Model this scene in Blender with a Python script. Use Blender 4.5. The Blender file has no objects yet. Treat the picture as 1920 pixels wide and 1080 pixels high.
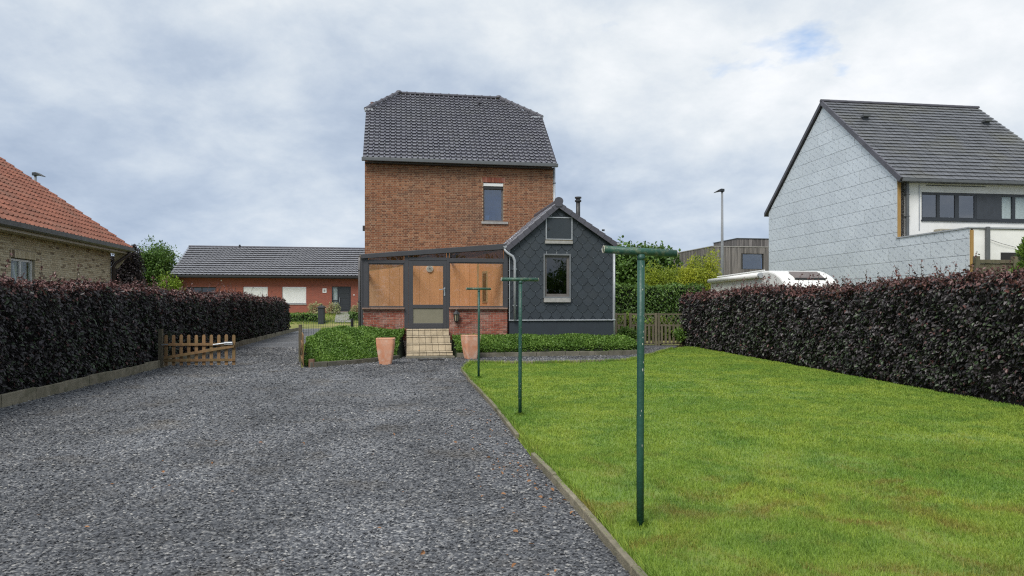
import bpy, math, random
import numpy as np
from mathutils import Matrix, Vector
random.seed(7); RNG = np.random.default_rng(11)
S = bpy.context.scene; COL = S.collection
R = math.radians; TH = R(9.44)

# ------------------------------------------------------------------ camera, world, sun, exposure
cam = bpy.data.cameras.new('camera'); camo = bpy.data.objects.new('camera', cam); COL.objects.link(camo)
CAM = Vector((0, 0, 1.6)); camo.location = CAM; camo.rotation_euler = (R(90), 0, 0)
cam.sensor_width = 36; cam.lens = 36 * 1300 / 1920; cam.shift_y = 35 / 1920; cam.clip_start = .1; cam.clip_end = 3000
S.camera = camo
S.view_settings.view_transform = 'Standard'; S.view_settings.look = 'None'
S.view_settings.exposure = .4; S.view_settings.gamma = 1; S.view_settings.use_curve_mapping = False
S.render.engine = 'CYCLES'
S.cycles.use_denoising = False; S.cycles.filter_width = 1.2; S.cycles.sample_clamp_indirect = 4
S.cycles.max_bounces = 6; S.cycles.transparent_max_bounces = 12
SEED_C, SEED_T, SEED_F = (4.4, 8.8, 9.9), (1.3, 6.0, 12.1), (.1, 13.6, 6.8)   # where the cloud field is cut
SUN_EL, SUN_AZ = R(50), R(205)      # azimuth clockwise from +Y: the sun stands behind the camera, to its left


class NT:                            # small node-tree helper
    def __init__(s, tree): s.t = tree; s.n = tree.nodes; s.l = tree.links
    def add(s, typ, **kw):
        n = s.n.new(typ)
        for k, v in kw.items():
            if k.startswith('i_'):
                key = k[2:]; key = int(key) if key.isdigit() else key.replace('_', ' ')
                s.put(n.inputs[key], v)
            else: setattr(n, k, v)
        return n
    def put(s, sock, v):
        if isinstance(v, bpy.types.NodeSocket): s.l.new(v, sock)
        elif isinstance(v, bpy.types.Node): s.l.new(v.outputs[0], sock)
        else: sock.default_value = v
    def math(s, op, a, b=None, c=None, clamp=False):
        n = s.n.new('ShaderNodeMath'); n.operation = op; n.use_clamp = clamp; s.put(n.inputs[0], a)
        if b is not None: s.put(n.inputs[1], b)
        if c is not None: s.put(n.inputs[2], c)
        return n.outputs[0]
    def vmath(s, op, a, b=None):
        n = s.n.new('ShaderNodeVectorMath'); n.operation = op; s.put(n.inputs[0], a)
        if b is not None: s.put(n.inputs[1], b)
        return n.outputs[0]
    def mix(s, f, a, b, mode='MIX'):
        n = s.n.new('ShaderNodeMix'); n.data_type = 'RGBA'; n.blend_type = mode
        s.put(n.inputs['Factor'], f); s.put(n.inputs[6], c4(a)); s.put(n.inputs[7], c4(b)); return n.outputs[2]
    def ramp(s, f, stops):
        n = s.n.new('ShaderNodeValToRGB'); s.put(n.inputs[0], f); e = n.color_ramp.elements
        while len(e) < len(stops): e.new(.5)
        for el, (p, c) in zip(e, stops): el.position = p; el.color = c4(c)
        return n.outputs[0]
    def rng(s, f, a, b, c=0, d=1):
        n = s.n.new('ShaderNodeMapRange'); s.put(n.inputs[0], f)
        for i, v in enumerate((a, b, c, d)): n.inputs[i + 1].default_value = v
        return n.outputs[0]
    def noise(s, vec, scale, detail=4, rough=.55, dist=0):
        n = s.n.new('ShaderNodeTexNoise'); s.put(n.inputs['Vector'], vec); n.inputs['Scale'].default_value = scale
        n.inputs['Detail'].default_value = detail; n.inputs['Roughness'].default_value = rough; n.inputs['Distortion'].default_value = dist
        return n.outputs[0]


def c4(c):
    if isinstance(c, (tuple, list)):
        return tuple(c) if len(c) == 4 else (*c, 1)
    return c


world = bpy.data.worlds.new('World'); S.world = world; world.use_nodes = True
w = NT(world.node_tree); w.n.clear()
sky = w.add('ShaderNodeTexSky', sky_type='NISHITA', sun_disc=False, sun_elevation=SUN_EL, sun_rotation=SUN_AZ, air_density=1.0, dust_density=1.0, ozone_density=1.5)
tc = w.add('ShaderNodeTexCoord').outputs['Generated']
sx = w.add('ShaderNodeSeparateXYZ', i_0=tc)
hgt = w.math('MAXIMUM', sx.outputs[2], 0.0)
inv = w.math('DIVIDE', 1.25, w.math('ADD', hgt, .40))
cv = w.add('ShaderNodeCombineXYZ', i_0=w.math('MULTIPLY', sx.outputs[0], inv), i_1=w.math('MULTIPLY', sx.outputs[1], inv), i_2=3.7)
cov = w.noise(w.vmath('ADD', cv.outputs[0], SEED_C), 1.1, 7, .55, .3)
tone = w.noise(w.vmath('ADD', w.vmath('MULTIPLY', cv.outputs[0], (.9, 1.0, 1)), SEED_T), 1.0, 8, .54, .1)
fine = w.noise(w.vmath('ADD', w.vmath('MULTIPLY', cv.outputs[0], (1, 1, 1)), SEED_F), 2.8, 9, .60, .15)
tn = w.math('ADD', w.math('MULTIPLY', tone, .68), w.math('MULTIPLY', fine, .32))
cloud = w.ramp(tn, [(.38, (.29, .355, .46)), (.45, (.385, .45, .545)), (.51, (.50, .555, .62)), (.575, (.63, .665, .695)), (.64, (.75, .765, .78))])
# the lower air is bluer, as under any broken cloud deck
low = w.math('POWER', w.math('SUBTRACT', 1.0, hgt), 6.0)
cloud = w.mix(w.math('MULTIPLY', low, .40), cloud, (.38, .485, .64))
mask = w.rng(cov, .225, .29, 0, 1)
nish = w.mix(1.0, sky.outputs[0], (.15, .15, .15), 'MULTIPLY')
skyc = w.mix(mask, nish, cloud)
bg = w.add('ShaderNodeBackground', i_Color=skyc, i_Strength=1.0)
w.add('ShaderNodeOutputWorld', i_Surface=bg)

sl = bpy.data.lights.new('sun', 'SUN'); sl.energy = 2.6; sl.angle = R(28); sl.color = (1, .96, .9)
so = bpy.data.objects.new('sun', sl); COL.objects.link(so)
sd = Vector((math.sin(SUN_AZ) * math.cos(SUN_EL), math.cos(SUN_AZ) * math.cos(SUN_EL), math.sin(SUN_EL)))
so.rotation_euler = sd.to_track_quat('Z', 'Y').to_euler(); so.location = (0, -20, 40)

# ------------------------------------------------------------------ materials
MATS = {}


def piece_random(t):                 # one number per separate piece, whether it is an object or an island of a joined mesh
    oi = t.add('ShaderNodeObjectInfo'); g = t.add('ShaderNodeNewGeometry')
    return t.math('FRACT', t.math('ADD', t.math('MULTIPLY', oi.outputs['Random'], 7.31), g.outputs['Random Per Island']))


def mat(name, col, rough=.6, col2=None, scale=6, detail=5, stops=None, rnd=0, bump=0, bscale=60, spec=.5, metal=0, coat=0,
        dirt=None, dirt_scale=1.5, dirt_amt=.5, stretch=None, transl=0, tint=None, sheen=None):
    if name in MATS: return MATS[name]
    m = bpy.data.materials.new(name); m.use_nodes = True; t = NT(m.node_tree); t.n.clear()
    geo = t.add('ShaderNodeNewGeometry'); pos = geo.outputs['Position']
    if stretch: pos = t.vmath('MULTIPLY', pos, stretch)
    n1 = t.noise(pos, scale, detail)
    if col2 is None: col2 = tuple(x * .78 for x in col)
    c = t.mix(t.rng(n1, .3, .7), col, col2)
    if stops:
        c = t.mix(.30, t.ramp(piece_random(t), stops), c)
    elif rnd:
        pr = piece_random(t); c = t.mix(1.0, c, t.ramp(pr, [(0, (1 - rnd,) * 3), (1, (1 + rnd,) * 3)]), 'MULTIPLY')
    if tint:
        a = t.add('ShaderNodeAttribute', attribute_name='tint')
        c = t.mix(.22, t.ramp(a.outputs['Fac'], tint), c, 'MIX') if not stops else c
    if dirt:
        d = t.noise(geo.outputs['Position'], dirt_scale, 6, .65, .4)
        c = t.mix(t.math('MULTIPLY', t.rng(d, .48, .68), dirt_amt), c, dirt)
    p = t.add('ShaderNodeBsdfPrincipled', i_Base_Color=c, i_Roughness=rough, i_Metallic=metal)
    p.inputs['Specular IOR Level'].default_value = spec; p.inputs['Coat Weight'].default_value = coat
    p.inputs['Coat Roughness'].default_value = .25
    t.put(p.inputs['Roughness'], t.rng(n1, .2, .8, max(rough - .08, .02), min(rough + .1, 1)))
    if bump:
        b = t.add('ShaderNodeBump', i_Height=t.noise(pos, bscale, 6, .6), i_Strength=bump, i_Distance=.02)
        t.put(p.inputs['Normal'], b)
    sh = p.outputs[0]
    if transl:
        tr = t.add('ShaderNodeBsdfTranslucent', i_Color=c)
        sh = t.add('ShaderNodeMixShader', i_0=transl, i_1=sh, i_2=tr).outputs[0]
    t.add('ShaderNodeOutputMaterial', i_Surface=sh)
    MATS[name] = m; return m


def glass(name, tint=(.9, .93, .93), ior=1.5, boost=1.0):
    if name in MATS: return MATS[name]
    m = bpy.data.materials.new(name); m.use_nodes = True; t = NT(m.node_tree); t.n.clear()
    lw = t.add('ShaderNodeLayerWeight', i_Blend=.5); f0 = ((ior - 1) / (ior + 1)) ** 2       # Schlick, the same from both faces of a thin pane
    f = t.math('ADD', f0 * boost, t.math('MULTIPLY', t.math('POWER', lw.outputs['Facing'], 5.0), 1 - f0), clamp=True)
    gl = t.add('ShaderNodeBsdfGlossy', i_Roughness=.015); tr = t.add('ShaderNodeBsdfTransparent', i_Color=c4(tint))
    geo = t.add('ShaderNodeNewGeometry')
    b = t.add('ShaderNodeBump', i_Height=t.noise(geo.outputs['Position'], 1.3, 2), i_Strength=.05, i_Distance=.05); t.put(gl.inputs['Normal'], b)
    t.add('ShaderNodeOutputMaterial', i_Surface=t.add('ShaderNodeMixShader', i_0=f, i_1=tr, i_2=gl)); MATS[name] = m; return m


def m_board():                       # foil-faced insulation board with small printed slanting marks
    m = bpy.data.materials.new('insulation_foil'); m.use_nodes = True; t = NT(m.node_tree); t.n.clear()
    tcn = t.add('ShaderNodeTexCoord').outputs['Object']; geo = t.add('ShaderNodeNewGeometry'); pos = geo.outputs['Position']
    wob = t.vmath('ADD', tcn, t.vmath('MULTIPLY', t.vmath('SUBTRACT', t.add('ShaderNodeTexNoise', i_Vector=pos, i_Scale=7.0).outputs['Color'], (.5, .5, .5)), (.03, .03, .03)))
    mp = t.add('ShaderNodeMapping', vector_type='POINT', i_Vector=wob); mp.inputs['Rotation'].default_value = (R(-35), 0, 0)
    s = t.add('ShaderNodeSeparateXYZ', i_0=mp)          # local y runs along the wall, z upwards
    rw = t.math('DIVIDE', t.math('ADD', s.outputs[2], 5.02), .26); cl = t.math('ADD', t.math('DIVIDE', t.math('ADD', s.outputs[1], 5.07), .44), t.math('MULTIPLY', t.math('FLOOR', rw), .37))
    cx = t.math('SUBTRACT', t.math('FRACT', cl), .5); cy = t.math('SUBTRACT', t.math('FRACT', rw), .5)
    ax = t.math('ABSOLUTE', t.math('MULTIPLY', cx, .44)); ay = t.math('ABSOLUTE', t.math('MULTIPLY', cy, .26))
    bar = t.math('MULTIPLY', t.math('LESS_THAN', ax, .085), t.math('LESS_THAN', ay, .009))
    dx = t.math('SUBTRACT', ax, .105); d = t.math('SQRT', t.math('ADD', t.math('MULTIPLY', dx, dx), t.math('MULTIPLY', ay, ay)))
    ring = t.math('LESS_THAN', t.math('ABSOLUTE', t.math('SUBTRACT', d, .024)), .010)
    mk = t.math('MAXIMUM', bar, ring)
    mk = t.math('MULTIPLY', mk, t.rng(t.noise(pos, 3.1, 2), .3, .55, .25, 1))
    c = t.mix(t.rng(t.noise(pos, 1.2, 6), .3, .7), (.63, .68, .725), (.57, .62, .665))
    c = t.mix(1.0, c, t.ramp(piece_random(t), [(0, (.95,) * 3), (1, (1.05,) * 3)]), 'MULTIPLY')
    c = t.mix(t.math('MULTIPLY', mk, .62), c, (.13, .15, .19))
    p = t.add('ShaderNodeBsdfPrincipled', i_Base_Color=c, i_Roughness=.42, i_Metallic=.25)
    t.put(p.inputs['Normal'], t.add('ShaderNodeBump', i_Height=t.noise(pos, 9, 5), i_Strength=.25, i_Distance=.02))
    t.add('ShaderNodeOutputMaterial', i_Surface=p); return m


def m_gravel(name, stones=False):
    m = bpy.data.materials.new(name); m.use_nodes = True; t = NT(m.node_tree); t.n.clear()
    geo = t.add('ShaderNodeNewGeometry'); pos = geo.outputs['Position']
    rot = t.add('ShaderNodeMapping', i_Vector=pos); rot.inputs['Rotation'].default_value = (0, 0, -TH); rot.inputs['Scale'].default_value = (1.15, .10, 1)
    big = t.math('MULTIPLY', t.rng(t.noise(pos, .4, 6, .62, .6), .33, .67, .66, 1.25), t.rng(t.noise(rot, 1.0, 4, .5, .3), .33, .67, .86, 1.16))
    if stones: r = piece_random(t)
    else:
        v = t.add('ShaderNodeTexVoronoi', i_Vector=pos, i_Scale=48.0); r = t.add('ShaderNodeSeparateColor', i_0=v.outputs['Color']).outputs[0]
    c = t.ramp(r, [(0, (.034, .037, .044)), (.35, (.080, .085, .095)), (.7, (.135, .140, .149)), (.92, (.23, .231, .232)), (1, (.38, .37, .35))])
    c = t.mix(t.math('MULTIPLY', t.rng(t.noise(pos, .9, 6, .65), .54, .72), .6), c, (.10, .083, .060))
    c = t.mix(1.0, c, t.add('ShaderNodeCombineXYZ', i_0=big, i_1=big, i_2=big).outputs[0], 'MULTIPLY')
    if not stones: c = t.mix(1.0, c, t.ramp(v.outputs['Distance'], [(0, (1.25,) * 3), (.6, (.95,) * 3), (1, (.5,) * 3)]), 'MULTIPLY')
    p = t.add('ShaderNodeBsdfPrincipled', i_Base_Color=c, i_Roughness=.7)
    if stones: h = t.noise(pos, 150, 3); st = .3
    else: h = t.math('SUBTRACT', 1.0, v.outputs['Distance']); st = .9
    t.put(p.inputs['Normal'], t.add('ShaderNodeBump', i_Height=h, i_Strength=st, i_Distance=.015))
    t.add('ShaderNodeOutputMaterial', i_Surface=p); return m


def m_grass(name, blades):
    m = bpy.data.materials.new(name); m.use_nodes = True; t = NT(m.node_tree); t.n.clear()
    geo = t.add('ShaderNodeNewGeometry'); pos = geo.outputs['Position']
    a = t.noise(pos, .55, 6, .6, .8); b = t.noise(pos, 2.3, 5, .6, .5); d = t.noise(t.vmath('ADD', pos, (31, 7, 2)), 1.5, 6, .68, 1.0)
    c = t.mix(t.rng(a, .35, .66), (.165, .285, .042), (.285, .375, .054))
    c = t.mix(t.rng(t.noise(t.vmath('ADD', pos, (5, 17, 1)), 5.5, 4, .6), .5, .72, 0, .35), c, (.36, .42, .08))
    c = t.mix(t.rng(b, .47, .68, 0, .65), c, (.095, .205, .038))
    sy = t.add('ShaderNodeSeparateXYZ', i_0=pos); near = t.rng(sy.outputs[1], 9, 4.2, .0, 1)
    worn = t.math('MULTIPLY', t.rng(t.math('ADD', d, t.math('MULTIPLY', near, .10)), .56, .72), t.math('ADD', t.math('MULTIPLY', near, .55), .20))
    c = t.mix(worn, c, (.26, .17, .055))
    if blades:
        c = t.mix(1.0, c, t.ramp(geo.outputs['Random Per Island'], [(0, (.72,) * 3), (.5, (1.0,) * 3), (.95, (1.2, 1.17, 1.1)), (1, (1.6, 1.35, 1.5))]), 'MULTIPLY')
    else: c = t.mix(.30, c, (.085, .105, .025))
    p = t.add('ShaderNodeBsdfPrincipled', i_Base_Color=c, i_Roughness=.6); p.inputs['Specular IOR Level'].default_value = .3
    sh = p.outputs[0]
    if blades:
        tr = t.add('ShaderNodeBsdfTranslucent', i_Color=c); sh = t.add('ShaderNodeMixShader', i_0=.3, i_1=sh, i_2=tr).outputs[0]
    else: t.put(p.inputs['Normal'], t.add('ShaderNodeBump', i_Height=t.noise(pos, 60, 6, .7), i_Strength=.6, i_Distance=.02))
    t.add('ShaderNodeOutputMaterial', i_Surface=sh); return m


BRICK = [(0, (.070, .034, .026)), (.2, (.135, .060, .037)), (.5, (.21, .088, .048)), (.8, (.275, .122, .064)), (1, (.33, .18, .105))]
mBrick = mat('brick_orange', (.34, .13, .06), .85, (.2, .075, .045), 14, stops=BRICK, bump=.4, bscale=90, dirt=(.10, .075, .06), dirt_scale=.7, dirt_amt=.45, spec=.2)
mMortar = mat('mortar_tan', (.41, .295, .20), .9, (.30, .215, .145), 9, bump=.4, spec=.2)
mBrickR = mat('brick_red', (.30, .09, .06), .85, (.2, .06, .04), 14, stops=[(0, (.15, .05, .04)), (.4, (.26, .078, .052)), (.8, (.34, .115, .075)), (1, (.40, .19, .14))], bump=.4, bscale=90, dirt=(.42, .36, .32), dirt_scale=2.2, dirt_amt=.4, spec=.2)
mMortarR = mat('mortar_grey', (.55, .44, .36), .9, (.30, .24, .20), 9, bump=.4, spec=.2)
mBrickY = mat('brick_yellow', (.42, .35, .22), .85, (.32, .26, .17), 14, stops=[(0, (.13, .10, .085)), (.07, (.24, .19, .13)), (.12, (.50, .43, .29)), (.6, (.62, .55, .39)), (1, (.70, .64, .48))], bump=.4, bscale=90, spec=.2)
mMortarY = mat('mortar_pale', (.44, .40, .31), .9, bump=.4, spec=.2)
mTile = mat('roof_tile_dark', (.104, .102, .124), .20, (.078, .078, .098), 3, rnd=.16, bump=.08, bscale=40, spec=.9, coat=.7, dirt=(.14, .14, .125), dirt_scale=1.3, dirt_amt=.25)
mTileA = mat('verge_tile_dark', (.085, .082, .098), .4, (.062, .061, .075), 4, rnd=.12, bump=.1, spec=.5)
mTileF = mat('roof_tile_flat', (.125, .130, .142), .40, (.098, .103, .114), 1.2, rnd=.12, bump=.15, spec=.5, dirt=(.14, .13, .06), dirt_scale=.4, dirt_amt=.30)
mTileO = mat('roof_tile_orange', (.285, .115, .073), .7, (.20, .08, .055), 6, rnd=.2, bump=.2, spec=.3, dirt=(.16, .11, .085), dirt_scale=.8, dirt_amt=.55)
mTileG = mat('roof_tile_grey', (.215, .218, .235), .45, (.17, .173, .19), 3, rnd=.1, bump=.1, spec=.5)
mSlate = mat('slate_anthracite', (.033, .042, .052), .5, (.027, .035, .043), 5, rnd=.15, bump=.15, bscale=50, spec=.4, dirt=(.055, .062, .068), dirt_scale=1.0, dirt_amt=.3)
mPlinth = mat('plinth_anthracite', (.030, .039, .049), .6, (.026, .033, .042), 3, bump=.1, spec=.4)
mZinc = mat('zinc', (.42, .44, .46), .42, (.33, .35, .37), 6, metal=.35, bump=.05)
mZincD = mat('zinc_dark', (.13, .14, .145), .45, (.10, .105, .11), 6, metal=.3, bump=.05)
mAlu = mat('grey_aluminium', (.060, .060, .066), .4, (.048, .048, .054), 4, spec=.5)
mAluT = mat('taupe_frame', (.15, .135, .125), .5, (.11, .10, .095), 5)
mAnth = mat('anthracite_frame', (.026, .031, .038), .4, (.02, .024, .03), 4)
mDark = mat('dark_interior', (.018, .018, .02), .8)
mCeil = mat('dark_ceiling', (.05, .042, .036), .5, (.035, .03, .027), 4)
mOrange = mat('orange_panel', (.88, .49, .285), .5, (.80, .43, .235), 1.6, rnd=.07, stretch=(6, 6, .6), spec=.3)
mPale = mat('pale_timber', (.55, .42, .27), .6, (.45, .34, .2), 5)
mConc = mat('concrete', (.28, .25, .185), .9, (.17, .155, .11), 5, rnd=.12, bump=.6, bscale=60, dirt=(.10, .10, .06), dirt_scale=3.0, dirt_amt=.75, spec=.2)
mConcG = mat('concrete_grey', (.19, .175, .14), .9, (.12, .115, .09), 5, rnd=.1, bump=.5, dirt=(.09, .09, .06), dirt_scale=2.5, dirt_amt=.6, spec=.2)
mSill = mat('bluestone', (.36, .35, .33), .7, (.25, .245, .235), 8, bump=.3)
mSillT = mat('sill_tile', (.26, .17, .125), .6, (.19, .12, .09), 8, rnd=.1)
mStep = mat('step_tile', (.60, .50, .35), .5, (.50, .41, .28), 9, rnd=.10, bump=.15, dirt=(.22, .17, .10), dirt_scale=4, dirt_amt=.55)
mGrout = mat('step_grout', (.10, .085, .06), .9, (.06, .05, .04), 12, bump=.3)
mTerra = mat('terracotta', (.60, .26, .145), .8, (.66, .36, .24), 3.5, bump=.15, bscale=50, dirt=(.66, .50, .40), dirt_scale=4, dirt_amt=.75, spec=.2)
mSoil = mat('soil', (.05, .038, .026), .95, (.03, .024, .017), 12, bump=.8)
mWood = mat('gate_timber', (.27, .16, .075), .75, (.17, .105, .055), 3, rnd=.18, stretch=(8, 8, 1.5), bump=.3, dirt=(.13, .115, .045), dirt_scale=4, dirt_amt=.65, spec=.25)
mWoodG = mat('grey_timber', (.17, .145, .10), .85, (.10, .09, .065), 3, rnd=.2, stretch=(8, 8, 1.2), bump=.4, dirt=(.10, .12, .06), dirt_scale=3, dirt_amt=.5, spec=.2)
mClad = mat('weathered_cladding', (.20, .185, .175), .85, (.095, .09, .088), 1.6, rnd=.32, stretch=(5, 5, .5), bump=.3, spec=.2)
mBatten = mat('raw_batten', (.36, .23, .09), .8, (.30, .18, .06), 4, stretch=(5, 5, .7), spec=.2)
mGreenP = mat('green_paint', (.020, .080, .058), .45, (.015, .060, .045), 8, bump=.25, bscale=25, dirt=(.42, .40, .33), dirt_scale=26, dirt_amt=.0, spec=.5)
mChip = mat('chipped_green_paint', (.024, .088, .06), .48, (.017, .066, .046), 8, bump=.35, bscale=25, dirt=(.30, .29, .16), dirt_scale=17, dirt_amt=.45, spec=.5)
mWhiteR = mat('white_render', (.78, .785, .77), .85, (.71, .715, .70), 2, bump=.15, bscale=120, spec=.2, dirt=(.45, .45, .42), dirt_scale=.5, dirt_amt=.3)
mWhiteP = mat('white_gelcoat', (.80, .80, .77), .3, (.74, .74, .71), 3)
mShut = mat('white_shutter', (.78, .79, .78), .5, (.72, .73, .72), 3)
mPvc = mat('white_frame', (.75, .76, .76), .4)
mBlack = mat('black_metal', (.022, .023, .025), .45, (.03, .03, .032), 20)
mRubber = mat('black_rubber', (.02, .02, .021), .8, bump=.5)
mLampG = mat('lantern_glass', (.30, .27, .18), .25)
mSteel = mat('galvanised_steel', (.50, .54, .58), .35, (.38, .41, .45), 14, metal=.7)
mFrost = mat('frosted_panel', (.22, .205, .15), .35, (.18, .17, .12), 3, spec=.6)
mBand = mat('dark_soffit', (.05, .045, .04), .6)
mSoff = mat('soffit_paint', (.42, .38, .30), .6, (.34, .31, .25), 3)
mGlass = glass('window_glass'); mGlassS = glass('sky_glass', (.45, .55, .68), 1.7, 3.0); mGlassD = glass('dark_glass', (.10, .11, .12), 1.6, 2.2)
mCurt = mat('net_curtain', (.62, .64, .64), .9, (.5, .52, .52), 3, stretch=(9, 9, .4))
mGreenC = mat('green_curtain', (.40, .42, .10), .9)
mFoil = m_board(); mGlassT = glass('dark_reflection_glass', (.34, .32, .30), 1.5, 1.5)  # transom tint darkened in place of the dark trees mirrored there
mBronze = glass('bronze_sheet', (.84, .80, .74), 1.5, 1.0)
mGrav = m_gravel('gravel_bed'); mStone = m_gravel('gravel_stones', True)
mLawn = m_grass('lawn_soil', False); mBlade = m_grass('grass_blade', True)
mGround = mat('rough_ground', (.17, .19, .055), .95, (.30, .27, .12), .35, bump=.6, bscale=30, spec=.2)
mPath = mat('grey_path', (.30, .29, .27), .9, (.22, .215, .2), 6, bump=.3)
mBeech = mat('copper_beech_leaf', (.045, .032, .036), .48, (.034, .025, .028), 3, tint=[(0, (.017, .017, .017)), (.35, (.040, .036, .038)), (.6, (.085, .070, .076)), (.66, (.030, .048, .026)), (.72, (.045, .066, .032)), (.78, (.065, .12, .042)), (.82, (.12, .052, .048)), (1, (.20, .080, .066))], spec=.6, transl=.12)
mBark = mat('bark', (.06, .045, .035), .95, (.035, .028, .022), 12, bump=.6)
mLeaf = mat('green_leaf', (.06, .12, .02), .5, (.04, .085, .016), 3, tint=[(0, (.026, .060, .013)), (.5, (.080, .165, .028)), (1, (.18, .30, .05))], transl=.25)
mLeafY = mat('yellow_leaf', (.25, .28, .03), .5, (.18, .23, .03), 3, tint=[(0, (.09, .15, .02)), (.5, (.28, .37, .038)), (1, (.54, .56, .05))], transl=.25)
mLeafD = mat('dark_leaf', (.02, .018, .018), .5, (.013, .012, .012), 3, tint=[(0, (.008, .008, .009)), (1, (.035, .022, .026))], transl=.1)
mCover = mat('cover_leaf', (.05, .12, .02), .5, (.035, .09, .015), 2, tint=[(0, (.060, .125, .022)), (.5, (.155, .285, .044)), (1, (.29, .43, .08))], transl=.25)
mFlower = mat('pale_shrub_leaf', (.35, .38, .2), .6, (.25, .3, .12), 3, tint=[(0, (.10, .15, .05)), (.6, (.28, .33, .12)), (.9, (.50, .38, .26)), (1, (.6, .5, .4))], transl=.2)


# ------------------------------------------------------------------ mesh and object helpers
class MB:
    def __init__(s): s.v = []; s.f = []
    def add(s, vs, fs):
        k = len(s.v); s.v += [tuple(p) for p in vs]; s.f += [tuple(i + k for i in f) for f in fs]; return s
    def box(s, x0, x1, y0, y1, z0, z1):
        return s.add([(x, y, z) for x in (x0, x1) for y in (y0, y1) for z in (z0, z1)], BOXF)
    def hexa(s, p8): return s.add(p8, BOXF)        # eight corners in the order of box()
    def prism(s, pts, y0, y1):                     # a polygon in x,z swept along y (counter-clockwise seen from -y)
        n = len(pts); vs = [(x, y0, z) for x, z in pts] + [(x, y1, z) for x, z in pts]
        return s.add(vs, [tuple(range(n)), tuple(range(2 * n - 1, n - 1, -1))] + [(i, i + n, (i + 1) % n + n, (i + 1) % n) for i in range(n)])
    def prismx(s, pts, x0, x1):                    # a polygon in y,z swept along x
        n = len(pts); vs = [(x0, y, z) for y, z in pts] + [(x1, y, z) for y, z in pts]
        return s.add(vs, [tuple(range(n - 1, -1, -1)), tuple(range(n, 2 * n))] + [(i, (i + 1) % n, (i + 1) % n + n, i + n) for i in range(n)])
    def tube(s, path, r, n=8, caps=True):
        P = [Vector(p) for p in path]; rr = r if isinstance(r, (list, tuple)) else [r] * len(P); vs = []; fs = []
        up = None
        for i, p in enumerate(P):
            d = (P[min(i + 1, len(P) - 1)] - P[max(i - 1, 0)]).normalized()
            if up is None: up = d.orthogonal().normalized()
            up = (up - d * up.dot(d)).normalized(); b = d.cross(up)
            for k in range(n):
                a = 2 * math.pi * k / n; vs.append(p + (up * math.cos(a) + b * math.sin(a)) * rr[i])
        for i in range(len(P) - 1):
            for k in range(n):
                a, b = i * n + k, i * n + (k + 1) % n; fs.append((a, b, b + n, a + n))
        if caps: fs += [tuple(range(n - 1, -1, -1)), tuple(range((len(P) - 1) * n, len(P) * n))]
        return s.add(vs, fs)
    def loft(s, rings, caps=True):                 # rings of equal length, bottom to top, counter-clockwise from above
        n = len(rings[0]); vs = [p for r in rings for p in r]; fs = []
        for i in range(len(rings) - 1):
            for k in range(n):
                a, b = i * n + k, i * n + (k + 1) % n; fs.append((a, b, b + n, a + n))
        if caps: fs += [tuple(range(n - 1, -1, -1)), tuple(range((len(rings) - 1) * n, len(rings) * n))]
        return s.add(vs, fs)
    def mesh(s, name, m, smooth=False):
        me = bpy.data.meshes.new(name); me.from_pydata(s.v, [], s.f)
        if m: me.materials.append(m)
        if smooth: me.shade_smooth()
        me.validate(); me.update(); return me


BOXF = [(0, 1, 3, 2), (4, 6, 7, 5), (0, 4, 5, 1), (2, 3, 7, 6), (0, 2, 6, 4), (1, 5, 7, 3)]


def obj(name, mb, m, parent=None, loc=None, smooth=False, bevel=0, kind=None, label=None, M4=None):
    me = mb if isinstance(mb, bpy.types.Mesh) else mb.mesh(name, m, smooth)
    o = bpy.data.objects.new(name, me); COL.objects.link(o)
    if parent: o.parent = parent
    if loc: o.location = loc
    if M4: o.matrix_basis = M4
    if bevel:
        b = o.modifiers.new('edge', 'BEVEL'); b.width = bevel; b.segments = 2; b.limit_method = 'ANGLE'
    if kind: o['kind'] = kind
    if label: o['label'] = label
    return o


def tag(o, label, cat, group=None):
    o['label'] = label; o['category'] = cat
    if group: o['group'] = group
    return o


def thing(name, label, cat, loc=(0, 0, 0), rz=0, group=None):
    o = bpy.data.objects.new(name, None); COL.objects.link(o); o.location = loc; o.rotation_euler = (0, 0, rz); o.empty_display_size = .3
    return tag(o, label, cat, group)


def box(name, m, parent, *a, bevel=0, **k): return obj(name, MB().box(*a), m, parent, bevel=bevel, **k)


def world_of(o):
    Mx = Matrix.LocRotScale(o.location, o.rotation_euler, o.scale) if not any(abs(x) > 1e-9 for r in (o.matrix_basis - Matrix.Identity(4)) for x in r) else o.matrix_basis
    return (world_of(o.parent) @ Mx) if o.parent else Mx


def raw_mesh(name, V, F3=None, F4=None, m=None, tint=None, smooth=False):
    me = bpy.data.meshes.new(name); V = np.asarray(V, np.float32)
    tri = np.asarray(F3, np.int32) if F3 is not None else np.zeros((0, 3), np.int32)
    quad = np.asarray(F4, np.int32) if F4 is not None else np.zeros((0, 4), np.int32)
    me.vertices.add(len(V)); me.vertices.foreach_set('co', V.ravel())
    nl = tri.size + quad.size; me.loops.add(nl); me.loops.foreach_set('vertex_index', np.concatenate([tri.ravel(), quad.ravel()]).astype(np.int32))
    st = np.concatenate([np.arange(len(tri)) * 3, tri.size + np.arange(len(quad)) * 4]).astype(np.int32)
    me.polygons.add(len(st)); me.polygons.foreach_set('loop_start', st)
    if tint is not None:
        a = me.attributes.new('tint', 'FLOAT', 'POINT'); a.data.foreach_set('value', np.asarray(tint, np.float32))
    if m: me.materials.append(m)
    me.update(calc_edges=True)
    me.shade_smooth() if smooth else me.shade_flat()
    return me


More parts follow.
